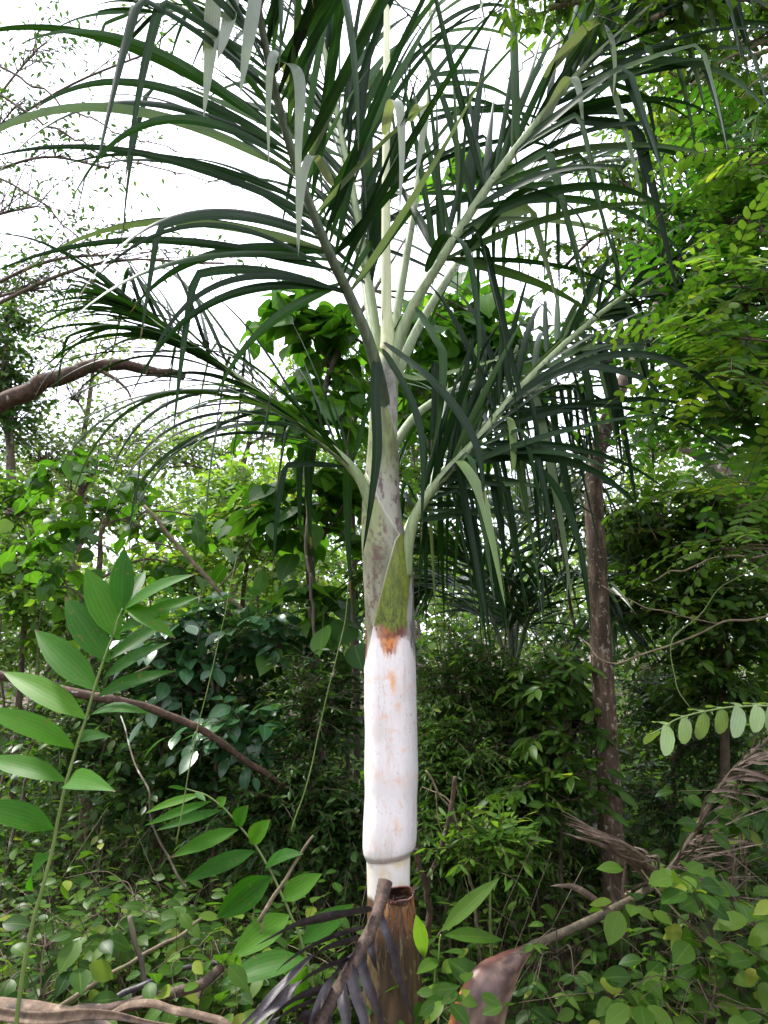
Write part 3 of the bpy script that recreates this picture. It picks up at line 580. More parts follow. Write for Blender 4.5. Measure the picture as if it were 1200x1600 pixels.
# ------------------------------------------------------------------ plant builder
def plant(name, label, cat, base, trunk, r0, clumps, leaf=(.06, .03), nb=10, tw=10, per=8, twl=.3, tpl='mid', lm='mid', bm='bark_grey', mode='alt', up=.3, group=None, droop=.3, rtop=.35, flat=.5, lstart=.15, names=('trunk', 'crown'), wob=.05, second=None):
    """trunk: photo points (px,py,Y); clumps: (px,py,Y,rx,ry) foliage masses in photo pixels, each with its own depth"""
    root = thing(name, label, cat, tuple(base), group)
    T = cr(np.vstack([np.array(base)[None], pws(trunk)]), 14 + 8 * len(trunk))
    gt = G(); k = len(T)
    T = T + wob * (np.stack([vnoise(np.linspace(0, 6, k), np.full(k, r0 * 999), s_) for s_ in (1, 2, 3)], 1) - .5) * np.linspace(0, 1, k)[:, None]
    rad = np.linspace(r0, r0 * rtop, k); rad[0:3] *= np.array([1.35, 1.15, 1.05])
    tubes(gt, T, rad, 9)
    gc = G(); BP, BR = [], []
    for cl in clumps:
        cx, cy, cY, rx, ry = cl[:5]; dens = cl[5] if len(cl) > 5 else 1.0
        c = pw(cx, cy, cY); mp_ = m_px(cy, cY); ex_, ez = rx * mp_, ry * mp_; ey = (ex_ + ez) / 2 * (cl[6] if len(cl) > 6 else .8)
        anchor = c + np.array((0, 0, -.3 * ez))
        d2 = ((T - anchor) ** 2 * np.array((1, 1, .6))).sum(1); i0 = int(np.argmin(d2 + .0 * k)); i0 = max(2, min(k - 1, i0 - 2))
        mid = (T[i0] + anchor) / 2 + np.array((0, 0, .12 * np.linalg.norm(anchor - T[i0]))) + rg.normal(0, .03, 3)
        limb = cr([T[i0], mid, anchor], 14)
        tubes(gt, limb, np.linspace(rad[i0] * .6, max(.003, r0 * .16), 14), 6)
        n_ = max(3, int(nb * dens))
        for b in range(n_):
            u = nrm(rg.normal(size=3)); u[2] = u[2] * .9 + .1
            e = c + u * np.array((ex_, ey, ez)) * rg.uniform(.55, 1.0)
            s0 = limb[rg.integers(6, 14)]
            m_ = (s0 + e) / 2 + rg.normal(0, .08, 3) * np.linalg.norm(e - s0) + np.array((0, 0, .1 * np.linalg.norm(e - s0)))
            BP.append(cr([s0, m_, e], 10)); BR.append(np.linspace(max(.0022, r0 * .12), .0012, 10))
    BP = np.array(BP); BR = np.array(BR); tubes(gc, BP, BR, 4, mat=1)
    nbr = len(BP); n = nbr * tw
    bi = np.repeat(np.arange(nbr), tw); t = rg.uniform(.2, 1.0, n) ** .8; ii = np.minimum((t * 9).astype(int), 8); f = (t * 9 - ii)[:, None]
    S0 = BP[bi, ii] * (1 - f) + BP[bi, ii + 1] * f; Tb = nrm(BP[bi, ii + 1] - BP[bi, ii])
    D = nrm(rg.normal(size=(n, 3)) * np.array((1, 1, .55)) + .6 * Tb + Z * up)
    Lt = twl * rg.uniform(.5, 1.2, n); ks = 5; s = np.linspace(0, 1, ks)
    P = S0[:, None] + D[:, None] * (s * 1)[None, :, None] * Lt[:, None, None]; P[..., 2] -= droop * Lt[:, None] * s[None] ** 2
    tubes(gc, P, np.linspace(.0016, .0008, ks)[None].repeat(n, 0) * (1 + 4 * leaf[0]), 3, mat=1)
    # leaves along the twigs
    lt = np.linspace(lstart, 1.0, per)
    q = (lt * (ks - 1)); qi = np.minimum(q.astype(int), ks - 2); qf = (q - qi)[None, :, None]
    LP = P[:, qi] * (1 - qf) + P[:, qi + 1] * qf; LT = nrm(P[:, qi + 1] - P[:, qi])
    Sd = nrm(np.cross(LT, Z + rg.normal(0, .15, (n, 1, 3)))); Nn = np.cross(Sd, LT)
    LPs, LDs, LNs, LLs = [], [], [], []
    taper = (1 - .35 * np.abs(lt - .5) * 2)
    if mode == 'pinnate':
        for sd_ in (-1, 1):
            LPs.append(LP); LDs.append(LT * .45 + Sd * sd_ + rg.normal(0, .08, LP.shape)); LNs.append(Nn + rg.normal(0, .15, LP.shape)); LLs.append(np.broadcast_to(leaf[0] * taper, LP.shape[:2]) * rg.uniform(.85, 1.1, LP.shape[:2]))
    else:
        sgn = np.where(np.arange(per) % 2 == 0, 1., -1.)[None, :, None] * np.where(rg.random((n, 1, 1)) < .5, 1, -1)
        dd = LT * .6 + Sd * sgn * .85 + rg.normal(0, .3, LP.shape); dd[:, -1] = LT[:, -1]; dd[..., 2] -= .25
        LPs.append(LP); LDs.append(dd); LNs.append(Nn * flat + Z * .4 + rg.normal(0, .45, LP.shape)); LLs.append(leaf[0] * rg.uniform(.5, 1.15, LP.shape[:2]))
    LP = np.concatenate([a_.reshape(-1, 3) for a_ in LPs]); LD = np.concatenate([a_.reshape(-1, 3) for a_ in LDs]); LN = np.concatenate([a_.reshape(-1, 3) for a_ in LNs]); LL = np.concatenate([a_.reshape(-1) for a_ in LLs])
    keep = rg.random(len(LP)) < (.93 if mode == 'pinnate' else .85)
    LP, LD, LN, LL = LP[keep], LD[keep], LN[keep], LL[keep]
    tr = np.clip(np.tile(np.repeat(rg.random(n), per), len(LPs))[keep] * .7 + rg.random(len(LP)) * .3, 0, 1)
    leaves(gc, LP, LD, LN, LL, LL * leaf[1] / leaf[0], tpl, 0, rnd=tr, curl=rg.uniform(-.05, .35, len(LP)))
    gt.build(names[0], M[bm], root); gc.build(names[1], [M[lm], M['twig']], root)
    return root
def bs(px, py, Y): p = pw(px, py, Y); return (p[0], Y, 0.0)   # a base on the ground below that place

# ------------------------------------------------------------------ trees and shrubs
H = plant
# far to near
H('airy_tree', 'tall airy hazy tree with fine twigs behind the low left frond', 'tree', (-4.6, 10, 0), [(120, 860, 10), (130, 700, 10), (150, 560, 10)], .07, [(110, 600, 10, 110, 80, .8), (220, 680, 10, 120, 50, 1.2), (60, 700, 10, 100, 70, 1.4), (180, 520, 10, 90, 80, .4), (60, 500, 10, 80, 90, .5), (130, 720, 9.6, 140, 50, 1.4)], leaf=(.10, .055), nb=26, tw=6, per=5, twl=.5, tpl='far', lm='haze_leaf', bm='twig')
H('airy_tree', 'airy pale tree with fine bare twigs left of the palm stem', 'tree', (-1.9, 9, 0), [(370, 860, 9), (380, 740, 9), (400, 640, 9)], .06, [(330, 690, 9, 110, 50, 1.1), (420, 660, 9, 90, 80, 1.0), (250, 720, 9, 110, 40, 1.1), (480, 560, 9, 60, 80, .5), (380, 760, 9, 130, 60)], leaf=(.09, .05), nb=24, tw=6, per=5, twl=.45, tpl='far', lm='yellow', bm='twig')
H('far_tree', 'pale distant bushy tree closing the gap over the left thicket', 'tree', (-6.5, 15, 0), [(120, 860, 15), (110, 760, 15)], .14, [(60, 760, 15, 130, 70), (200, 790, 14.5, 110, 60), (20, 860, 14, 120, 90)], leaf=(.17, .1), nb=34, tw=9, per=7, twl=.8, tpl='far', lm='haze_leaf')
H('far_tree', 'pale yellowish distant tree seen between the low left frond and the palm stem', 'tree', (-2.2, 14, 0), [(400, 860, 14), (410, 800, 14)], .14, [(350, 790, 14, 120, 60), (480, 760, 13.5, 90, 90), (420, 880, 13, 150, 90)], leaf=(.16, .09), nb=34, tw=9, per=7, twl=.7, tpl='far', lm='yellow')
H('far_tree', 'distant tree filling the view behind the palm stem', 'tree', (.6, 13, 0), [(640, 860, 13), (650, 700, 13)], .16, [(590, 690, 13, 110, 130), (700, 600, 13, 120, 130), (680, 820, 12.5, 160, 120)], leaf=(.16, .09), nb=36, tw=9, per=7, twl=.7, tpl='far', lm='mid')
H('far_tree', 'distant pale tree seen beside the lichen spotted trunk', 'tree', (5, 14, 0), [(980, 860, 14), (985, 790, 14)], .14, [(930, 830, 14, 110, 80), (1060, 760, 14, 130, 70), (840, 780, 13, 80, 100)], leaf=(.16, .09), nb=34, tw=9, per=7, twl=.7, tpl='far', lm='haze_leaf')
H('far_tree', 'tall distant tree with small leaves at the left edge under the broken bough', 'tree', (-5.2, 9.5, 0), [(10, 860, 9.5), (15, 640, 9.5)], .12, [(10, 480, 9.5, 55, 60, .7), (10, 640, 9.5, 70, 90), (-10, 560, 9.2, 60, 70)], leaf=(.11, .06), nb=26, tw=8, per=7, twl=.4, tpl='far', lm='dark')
H('far_tree', 'dense dark distant tree behind the pinnate leaves', 'tree', (5.4, 8, 0), [(1150, 800, 8), (1140, 500, 8)], .16, [(1110, 620, 8, 90, 90, .5), (1180, 480, 8, 110, 130, .35), (1150, 330, 7.8, 100, 110, .3), (1010, 690, 8.2, 60, 40, .3), (1190, 820, 7.8, 150, 150), (1090, 200, 7.6, 90, 90, .4)], leaf=(.08, .045), nb=36, tw=10, per=8, twl=.4, tpl='far', lm='mid')
g = G(); n = 30000; r_ = np.random.default_rng(77)
x = r_.uniform(-26, 26, n); y = r_.uniform(17, 24, n) + 6 * (1 - np.abs(x) / 26) ** .5; hmax = 2.2 + 3.4 * fbm(x / 4 + 30, y / 6, 55) + 1.6 * fbm(x * 1.1, y * .7, 56)
z = hmax * r_.random(n) ** .75
leaves(g, np.stack([x, y, z], 1), r_.normal(size=(n, 3)), r_.normal(size=(n, 3)) + Z, r_.uniform(.18, .42, n), r_.uniform(.12, .26, n), 'far', 0, rnd=np.clip(fbm(x, z * 2 + y, 57) * .8 + .3 * r_.random(n), 0, 1))
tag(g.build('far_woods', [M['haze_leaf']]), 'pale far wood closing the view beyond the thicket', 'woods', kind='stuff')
g = G(); n = 34000; r_ = np.random.default_rng(78)  # unseen ring of woods, added to hold back low sky light
an = r_.uniform(R(100), R(440) , n); rr_ = r_.uniform(8.5, 12, n); x = rr_ * np.cos(an); y = 1 + rr_ * np.sin(an); k = ~((y > 3) & (np.abs(x) < y * .75 + 1)); x, y, an = x[k], y[k], an[k]; n = len(x)
z = (2.7 + 2.2 * fbm(x / 2.5 + 30, y / 2.5 + 30, 58) + 1.2 * fbm(x * 1.1 + 40, y + 40, 59)) * r_.random(n) ** .7
leaves(g, np.stack([x, y, z], 1), r_.normal(size=(n, 3)), r_.normal(size=(n, 3)) + Z, r_.uniform(.2, .42, n), r_.uniform(.13, .26, n), 'far', 0)
tag(g.build('light_blocker_woods', [M['dark']]), 'unseen dark woods added round the clearing to cut low skylight', 'woods', kind='stuff')
# thicket row at 6-8 m : closes the view under the canopy
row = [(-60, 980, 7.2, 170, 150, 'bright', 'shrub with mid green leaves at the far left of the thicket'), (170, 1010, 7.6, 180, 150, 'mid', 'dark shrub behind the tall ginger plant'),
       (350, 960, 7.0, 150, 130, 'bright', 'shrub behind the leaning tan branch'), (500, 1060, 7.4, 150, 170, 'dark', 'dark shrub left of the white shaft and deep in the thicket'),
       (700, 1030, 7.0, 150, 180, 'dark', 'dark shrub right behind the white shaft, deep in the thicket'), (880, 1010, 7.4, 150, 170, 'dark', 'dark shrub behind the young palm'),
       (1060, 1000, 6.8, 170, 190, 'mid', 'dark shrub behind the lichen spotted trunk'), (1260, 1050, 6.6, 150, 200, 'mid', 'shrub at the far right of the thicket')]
for px, py, Y, rx, ry, lm, lb in row:
    H('shrub', lb, 'shrub', bs(px, py, Y), [(px, py + 60, Y), (px + 10, py - 20, Y)], .05,
      [(px, py, Y, rx, ry, 1.3), (px - 60, py + 170, Y - .6, rx * .9, ry * .8), (px + 60, py + 200, Y - .5, rx * .9, ry * .8)], leaf=(.08, .042), nb=30, tw=10, per=8, twl=.35, tpl='far', lm=lm, group='shrubs of the thicket behind')
# heart-leaved tree left and behind the palm
H('heart_leaf_shrub', 'loose shrub with big rounded leaves under the low left frond', 'shrub', bs(150, 1000, 4.6), [(150, 950, 4.6), (165, 800, 4.5)], .03,
  [(100, 740, 4.4, 70, 55, .8), (120, 830, 4.5, 110, 60), (215, 800, 4.6, 80, 80), (330, 790, 4.9, 90, 70, .7), (60, 900, 4.3, 80, 60, .7), (290, 870, 4.8, 80, 60, .6)], leaf=(.11, .092), nb=5, tw=4, per=4, twl=.32, tpl='heart', lm='heart', bm='bark_tan', flat=.8, droop=.6)
H('heart_leaf_tree', 'slender tree with large rounded leaves rising right behind the palm stem', 'tree', bs(500, 1100, 4.3), [(490, 980, 4.3), (482, 760, 4.3), (520, 560, 4.3), (600, 430, 4.4)], .035,
  [(470, 490, 4.3, 45, 55), (540, 560, 4.3, 60, 70), (490, 660, 4.3, 60, 70), (520, 790, 4.3, 50, 90), (445, 800, 4.3, 35, 70), (660, 520, 4.5, 60, 70), (740, 470, 4.6, 80, 70), (700, 640, 4.6, 80, 70), (750, 250, 4.8, 30, 50, .4), (510, 930, 4.2, 40, 60, .6), (780, 560, 4.6, 50, 60)],
  leaf=(.15, .125), nb=7, tw=4, per=4, twl=.34, tpl='heart', lm='heart', bm='bark_grey', flat=.8, droop=.6)
H('slender_tree', 'dark bushy tree with small leaves in the shade behind the palm stem', 'tree', bs(560, 1050, 5.2), [(555, 950, 5.2), (548, 700, 5.2), (570, 560, 5.2)], .035,
  [(560, 610, 5.2, 80, 90), (520, 760, 5.2, 80, 90), (680, 700, 5.3, 110, 110), (560, 900, 5.2, 80, 100), (760, 620, 5.4, 80, 60), (680, 880, 5.3, 120, 80)], leaf=(.06, .03), nb=14, tw=8, per=8, twl=.26, tpl='mid', lm='mid', bm='bark_grey')
H('shrub', 'bright yellow green shrub catching the light behind the leaning tan branch', 'shrub', bs(380, 980, 6.2), [(380, 930, 6.2), (400, 860, 6.2)], .03,
  [(330, 820, 6.2, 90, 70), (440, 850, 6.0, 90, 80), (400, 760, 6.4, 90, 40), (240, 900, 6.0, 90, 60)], leaf=(.085, .05), nb=22, tw=8, per=6, twl=.35, tpl='mid', lm='yellow', bm='twig')
H('shrub', 'bright shrub at the left edge below the broken bough', 'shrub', bs(40, 1000, 5.6), [(40, 950, 5.6), (50, 850, 5.6)], .03,
  [(30, 900, 5.5, 110, 70), (130, 960, 5.3, 110, 70), (30, 790, 5.8, 70, 50, .6)], leaf=(.085, .05), nb=22, tw=8, per=7, twl=.3, tpl='mid', lm='bright', bm='twig')
# middle layer of shrubs at 3.6-4.6 m
H('shrub', 'dark glossy shrub beneath the rust coloured fallen branch', 'shrub', bs(250, 1200, 4.3), [(250, 1150, 4.3), (260, 1050, 4.3)], .025,
  [(230, 1060, 4.4, 120, 90), (350, 1120, 4.2, 110, 110), (120, 1160, 4.2, 130, 100), (250, 1230, 4.0, 150, 90), (440, 1010, 4.5, 90, 90)], leaf=(.065, .034), nb=20, tw=9, per=7, twl=.26, tpl='ovate', lm='dark', bm='twig')
H('shrub', 'fine leaved dark shrub just left of the white shaft', 'shrub', bs(500, 1250, 3.7), [(500, 1230, 3.7), (500, 1130, 3.7)], .02,
  [(500, 1110, 3.8, 80, 110), (470, 1250, 3.6, 90, 90), (545, 1300, 3.6, 60, 90), (400, 1290, 3.6, 90, 70)], leaf=(.045, .016), nb=26, tw=10, per=9, twl=.2, tpl='ovate', lm='dark', bm='twig')
H('waxy_shrub', 'shrub with bluish waxy leaves between the fallen branch and leaning tan branch', 'shrub', bs(340, 1180, 3.9), [(340, 1130, 3.9), (345, 1050, 3.9)], .018,
  [(310, 1060, 3.9, 110, 70), (380, 980, 4.1, 90, 60), (260, 990, 4.0, 70, 50), (390, 1150, 3.7, 70, 50)], leaf=(.12, .065), nb=9, tw=5, per=5, twl=.25, tpl='ovate', lm='blue', bm='twig', flat=1.0)
H('fine_leaf_bush', 'dense fine leaved bush just right of the white shaft', 'bush', bs(730, 1330, 3.6), [(730, 1290, 3.6), (730, 1150, 3.6)], .022,
  [(710, 1060, 3.7, 75, 90), (800, 1110, 3.7, 90, 100), (710, 1190, 3.5, 75, 90), (810, 1240, 3.5, 90, 90), (690, 1300, 3.4, 50, 80), (780, 1340, 3.4, 90, 60), (860, 1160, 3.8, 60, 110)], leaf=(.042, .013), nb=30, tw=12, per=11, twl=.18, tpl='ovate', lm='mid', bm='twig')
H('palmate_sapling', 'sapling with clustered leaves in front of the lichen spotted trunk', 'sapling', bs(880, 1350, 3.4), [(875, 1300, 3.4), (885, 1150, 3.4), (890, 1050, 3.4)], .012,
  [(865, 1060, 3.5, 55, 50), (880, 1150, 3.4, 55, 50), (860, 1240, 3.3, 60, 60)], leaf=(.085, .032), nb=11, tw=7, per=6, twl=.16, tpl='ovate', lm='mid', bm='twig', lstart=.6)
H('fine_leaf_bush', 'dark fine leaved bush at the foot of the lichen spotted trunk', 'bush', bs(1050, 1350, 4.0), [(1050, 1300, 4.0), (1060, 1150, 4.0)], .022,
  [(1040, 1100, 4.1, 90, 90), (1130, 1160, 4.0, 90, 90), (1060, 1250, 3.9, 100, 80), (1180, 1270, 3.8, 90, 90), (900, 1330, 3.9, 90, 60)], leaf=(.042, .016), nb=24, tw=10, per=9, twl=.19, tpl='mid', lm='dark', bm='twig')
H('leafy_shrub', 'green shrub with oval leaves filling the right edge beneath the pinnate tree', 'shrub', bs(1130, 1250, 3.5), [(1130, 1150, 3.5), (1120, 900, 3.5)], .03,
  [(1040, 830, 3.7, 90, 60), (1150, 800, 3.6, 100, 80), (1050, 940, 3.6, 100, 60), (1170, 950, 3.5, 100, 90), (1110, 1060, 3.5, 110, 70), (1000, 850, 4.1, 35, 40)], leaf=(.065, .03), nb=20, tw=9, per=8, twl=.24, tpl='ovate', lm='mid', bm='twig')
H('bright_sapling', 'light green sapling with narrow pointed leaves right of the white stem', 'sapling', bs(765, 1400, 3.0), [(765, 1380, 3.0), (762, 1310, 3.0)], .007,
  [(760, 1300, 3.0, 55, 35), (740, 1345, 3.0, 55, 30), (790, 1330, 3.0, 40, 30)], leaf=(.07, .018), nb=8, tw=4, per=7, twl=.15, tpl='ovate', lm='bright', bm='stem', up=.8)
# right side: the near pinnate tree, the tree overhead and the lichen spotted trunk
H('pinnate_tree', 'near tree at the right edge with bright pinnate leaves', 'tree', (2.05, 2.9, 0), [(1330, 900, 2.9), (1300, 500, 2.9), (1290, 200, 2.9)], .06,
  [(1150, 245, 2.9, 70, 30), (1130, 330, 2.8, 90, 40), (1160, 430, 2.8, 90, 40), (1100, 480, 2.9, 70, 30), (1130, 570, 2.75, 100, 30), (1170, 640, 2.8, 70, 40), (1090, 600, 3.0, 80, 50), (1080, 330, 3.1, 60, 30, .7)], leaf=(.066, .03), nb=11, tw=3, per=9, twl=.46, tpl='oblong', lm='pinn', bm='bark_grey', mode='pinnate', up=.15, droop=.35)
H('pinnate_sapling', 'slim sapling of larger bright pinnate leaves nearest the right edge', 'sapling', (1.75, 2.35, 0), [(1360, 900, 2.35), (1310, 500, 2.35), (1290, 250, 2.35)], .018,
  [(1170, 250, 2.35, 50, 30, .8), (1130, 575, 2.3, 70, 20), (1160, 440, 2.3, 60, 35), (1140, 520, 2.3, 60, 25, .8), (1150, 780, 2.4, 70, 40, .8), (1120, 850, 2.5, 60, 25, .6), (1180, 340, 2.4, 40, 30, .7)], leaf=(.058, .026), nb=7, tw=2, per=9, twl=.36, tpl='oblong', lm='bright', bm='twig', mode='pinnate', up=.1, droop=.4)
H('pinnate_tree', 'darker pinnate leaved tree set back from the right edge', 'tree', (2.75, 4.2, 0), [(1290, 900, 4.2), (1240, 400, 4.2)], .07,
  [(1150, 520, 4.2, 100, 70), (1100, 650, 4.2, 100, 60), (1160, 740, 4.1, 100, 70), (1090, 380, 4.3, 90, 60), (1170, 280, 4.2, 90, 70), (1040, 520, 4.4, 60, 50)], leaf=(.06, .028), nb=6, tw=5, per=10, twl=.45, tpl='oblong', lm='pinn', bm='bark_grey', mode='pinnate', up=.15, droop=.35)
H('overhanging_tree', 'dark leafy tree whose boughs hang in from the upper right', 'tree', (3.2, 3.9, 0), [(1380, 700, 3.9), (1330, 200, 3.8), (1240, 20, 3.7)], .07,
  [(1020, 20, 2.45, 120, 34, .6), (1150, 60, 3.0, 110, 60), (860, 5, 2.4, 90, 26, .35), (1010, 40, 3.6, 150, 50), (1080, 120, 3.7, 80, 45), (1170, 180, 3.7, 60, 60), (980, -20, 2.4, 150, 30, .6), (1030, 210, 3.8, 55, 40, .6)], leaf=(.065, .028), nb=12, tw=8, per=7, twl=.22, tpl='ovate', lm='mid', bm='bark_tan')
H('yellow_sapling', 'loose sprig of fresh yellow green leaves near the upper right boughs', 'sapling', (2.3, 3.3, 0), [(1350, 800, 3.3), (1250, 350, 3.3), (1150, 180, 3.3)], .02,
  [(1030, 130, 3.3, 45, 35), (1140, 150, 3.3, 55, 30), (860, 25, 3.3, 60, 22), (1070, 240, 3.3, 70, 25)], leaf=(.09, .034), nb=6, tw=4, per=5, twl=.2, tpl='ovate', lm='bright', bm='twig')
H('spotted_tree', 'tree with lichen spotted red brown trunk standing right of the palm', 'tree', bs(965, 1420, 3.35), [(958, 1330, 3.35), (944, 1100, 3.35), (932, 900, 3.37), (930, 760, 3.45), (944, 680, 3.55), (972, 600, 3.7), (1010, 530, 3.9), (1040, 430, 4.1), (1030, 330, 4.2)], .055,
  [(1000, 380, 4.3, 90, 80, .7), (900, 560, 4.5, 80, 70, .35), (1090, 480, 4.2, 80, 70, .8), (960, 250, 4.4, 70, 70, .4), (880, 400, 4.6, 70, 60, .3), (1020, 720, 4.9, 60, 40, .3)], leaf=(.07, .032), nb=18, tw=8, per=7, twl=.26, tpl='mid', lm='mid', bm='bark_red', rtop=.5, wob=.04)

# left: the sparse tree against the sky
H('sparse_tree', 'sparse thin branched tree with few leaves against the white sky', 'tree', (-3.6, 5.2, 0), [(-60, 900, 5.2), (-90, 500, 5.2), (-60, 200, 5.2)], .05,
  [(60, 60, 5.2, 90, 60, .4), (60, 300, 5.2, 110, 80, .5), (170, 240, 5.1, 120, 80, .4), (80, 430, 5.3, 90, 60, .8), (200, 380, 5.1, 100, 60, .35), (20, 180, 5.2, 60, 60, .5), (250, 60, 5, 120, 60, .2), (350, 400, 5.2, 80, 40, .2)], leaf=(.055, .024), nb=34, tw=5, per=4, twl=.3, tpl='ovate', lm='dark', bm='twig', lstart=.4)

# ------------------------------------------------------------------ young palm in the shade
yp = thing('young_palm', 'young palm with dark arching fronds in the shade behind the right bush', 'palm', bs(800, 1150, 4.2))
g = G(); b0 = np.array(bs(800, 1150, 4.2)); top = pw(800, 1060, 4.2); stick(g, [b0, (b0 + top) / 2, top], .05, .035, 10); g.build('trunk', M['petiole_dark'], yp)
for c_, k in (([(800, 1060, 4.2), (790, 960, 4.2), (740, 880, 4.1), (660, 850, 4.0), (600, 880, 3.9)], 0), ([(802, 1060, 4.2), (815, 940, 4.25), (860, 840, 4.2), (910, 760, 4.1), (935, 690, 4.0)], 0),
              ([(800, 1060, 4.2), (800, 930, 4.3), (810, 820, 4.5), (860, 740, 4.7), (900, 720, 4.9)], 0), ([(800, 1060, 4.2), (830, 960, 4.1), (880, 900, 3.9), (930, 900, 3.7), (960, 960, 3.6)], 0), ([(800, 1060, 4.2), (760, 950, 4.3), (700, 900, 4.5), (650, 930, 4.6)], 0)):
    frond(yp, c_, .014, .004, .15, 44, .62, .024, ang=(62, 30), plum=12, droop=(.5, 1.3), kinkp=.05, matr='petiole_dark', matl='palm_dark')

# ------------------------------------------------------------------ undergrowth (uncountable)
def cover(name, label, n, xr, yr, hgt, leaf, lm, tpl, per=7, seed=1, mask=None, tw=.12):
    r_ = np.random.default_rng(seed); g = G()
    x = r_.uniform(*xr, n); y = yr[0] + (yr[1] - yr[0]) * r_.random(n) ** 1.2
    x = x * (y / yr[1]) ** .6
    if mask is not None: k = mask(x, y, r_); x, y = x[k], y[k]; n = len(x)
    h = hgt * r_.uniform(.35, 1.1, n) * (.5 + fbm(x * 1.1, y * 1.1, seed)); B = np.stack([x, y, np.zeros(n)], 1)
    D = np.stack([r_.normal(0, .25, n), r_.normal(0, .25, n), np.ones(n)], 1)
    s = np.linspace(0, 1, 4); P = B[:, None] + nrm(D)[:, None] * (s[None] * h[:, None])[..., None]
    tubes(g, P, np.linspace(.0022, .001, 4)[None].repeat(n, 0), 3, mat=1)
    lp = np.linspace(.3, 1, per); LP = B[:, None] + nrm(D)[:, None] * (lp[None] * h[:, None])[..., None]
    an = r_.uniform(0, 6.28, (n, 1)) + np.arange(per)[None] * 2.4
    off = np.stack([np.cos(an), np.sin(an), np.full(an.shape, .15)], -1); st = tw * r_.uniform(.3, 1, (n, per))[..., None]
    LP = LP + off * st * .5
    LD = off + r_.normal(0, .2, off.shape); LD[..., 2] -= .2; LN = np.zeros_like(LD) + Z + r_.normal(0, .3, LD.shape)
    L_ = leaf[0] * r_.uniform(.45, 1.2, (n, per)); tr = np.clip(r_.random((n, 1)) * .6 + r_.random((n, per)) * .4, 0, 1)
    leaves(g, LP.reshape(-1, 3), LD.reshape(-1, 3), LN.reshape(-1, 3), L_.ravel(), L_.ravel() * leaf[1] / leaf[0], tpl, 0, rnd=tr.ravel(), curl=r_.uniform(0, .35, n * per))
    return tag(g.build(name, [M[lm], M['twig']]), label, 'undergrowth', kind='stuff')
cover('undergrowth', 'low leafy undergrowth covering the forest floor', 3600, (-3.6, 4.2), (2.7, 7.5), .55, (.065, .037), 'mid', 'ovate', 7, 3)
cover('undergrowth', 'brighter low leafy plants among the undergrowth', 1500, (-3.2, 3.2), (2.5, 5.2), .5, (.07, .042), 'bright', 'ovate', 6, 4, mask=lambda x, y, r_: fbm(x * 1.3 + 5, y * 1.3, 8) > .45)
cover('tall_undergrowth', 'tall shaded undergrowth at the back of the clearing', 2200, (-5.5, 6.5), (4.2, 9.5), 1.15, (.08, .04), 'mid', 'mid', 12, 5, tw=.25)
# tangle of dry stems
g = G(); r_ = np.random.default_rng(12)
for k in range(420):
    x0 = r_.uniform(-1.9, 2.3); y0 = r_.uniform(2.6, 4.6); an = r_.uniform(0, 6.28); L_ = r_.uniform(.25, .9); el = r_.uniform(.05, 1.3)
    d = np.array((math.cos(an) * math.cos(el), math.sin(an) * math.cos(el), math.sin(el))) * L_
    p0 = np.array((x0, y0, r_.uniform(0, .12))); stick(g, [p0, p0 + d * .5 + r_.normal(0, .04, 3), p0 + d + np.array((0, 0, -.1 * L_))], r_.uniform(.0015, .0035), .001, 4, 7)
tag(g.build('dry_stems', M['bark_tan']), 'tangle of dry brown stems among the undergrowth', 'dead stems', kind='stuff')
# thin upright stems of the thicket
gp = 'thin upright stems in the thicket'
r_ = np.random.default_rng(31)
for k in range(34):
    px = [r_.uniform(0, 550), r_.uniform(0, 550), r_.uniform(660, 1000)][k % 3]; Y = r_.uniform(3.9, 5.6); yt = r_.uniform(860, 1150)
    g = G(); b = np.array(bs(px, 1200, Y)); t_ = pw(px + r_.normal(0, 35), yt, Y + r_.normal(0, .15)); P = stick(g, [b, (b + t_) / 2 + r_.normal(0, .04, 3), t_], r_.uniform(.007, .014), .004, 6, 16, wob=.05)
    tag(g.build('thin_stem', M[['twig', 'bark_grey', 'bark_rust'][k // 3 % 3]]), 'thin %s upright stem in the thicket %s' % (['brown', 'grey', 'reddish'][k // 3 % 3], 'right of the white shaft' if k % 3 == 2 else ('left of the white shaft' if px > 280 else 'behind the tall ginger plant')), 'stem', gp)

# ------------------------------------------------------------------ single branches
def branch(name, label, cat, pts, r0, r1, mat, subs=(), wob=.016, n=9, knots=.14):
    root = None
    g = G(); P = stick(g, pws(pts), r0, r1, n, wob=wob, knots=knots)
    for sp2, ra, rb in subs: stick(g, pws(sp2), ra, rb, 6, wob=wob * .5, knots=knots)
    return tag(g.build(name, M[mat]), label, cat)
branch('broken_bough', 'thick brown broken bough reaching in at left under the low left frond', 'branch', [(-160, 720, 3.4), (-60, 668, 3.4), (20, 625, 3.4), (85, 590, 3.4), (150, 572, 3.45), (215, 573, 3.5), (290, 590, 3.6)], .055, .022, 'bark_rust', [([(150, 572, 3.45), (190, 600, 3.4), (215, 640, 3.4)], .012, .004)], wob=.03)
branch('fallen_branch', 'rust coloured fallen branch slanting across the thicket left of the white shaft', 'branch', [(-60, 1040, 3.3), (60, 1070, 3.3), (170, 1092, 3.3), (250, 1112, 3.35), (330, 1150, 3.4), (400, 1200, 3.5), (470, 1245, 3.6)], .022, .013, 'bark_rust', [([(170, 1092, 3.3), (200, 1060, 3.3), (235, 1040, 3.4)], .007, .003)])
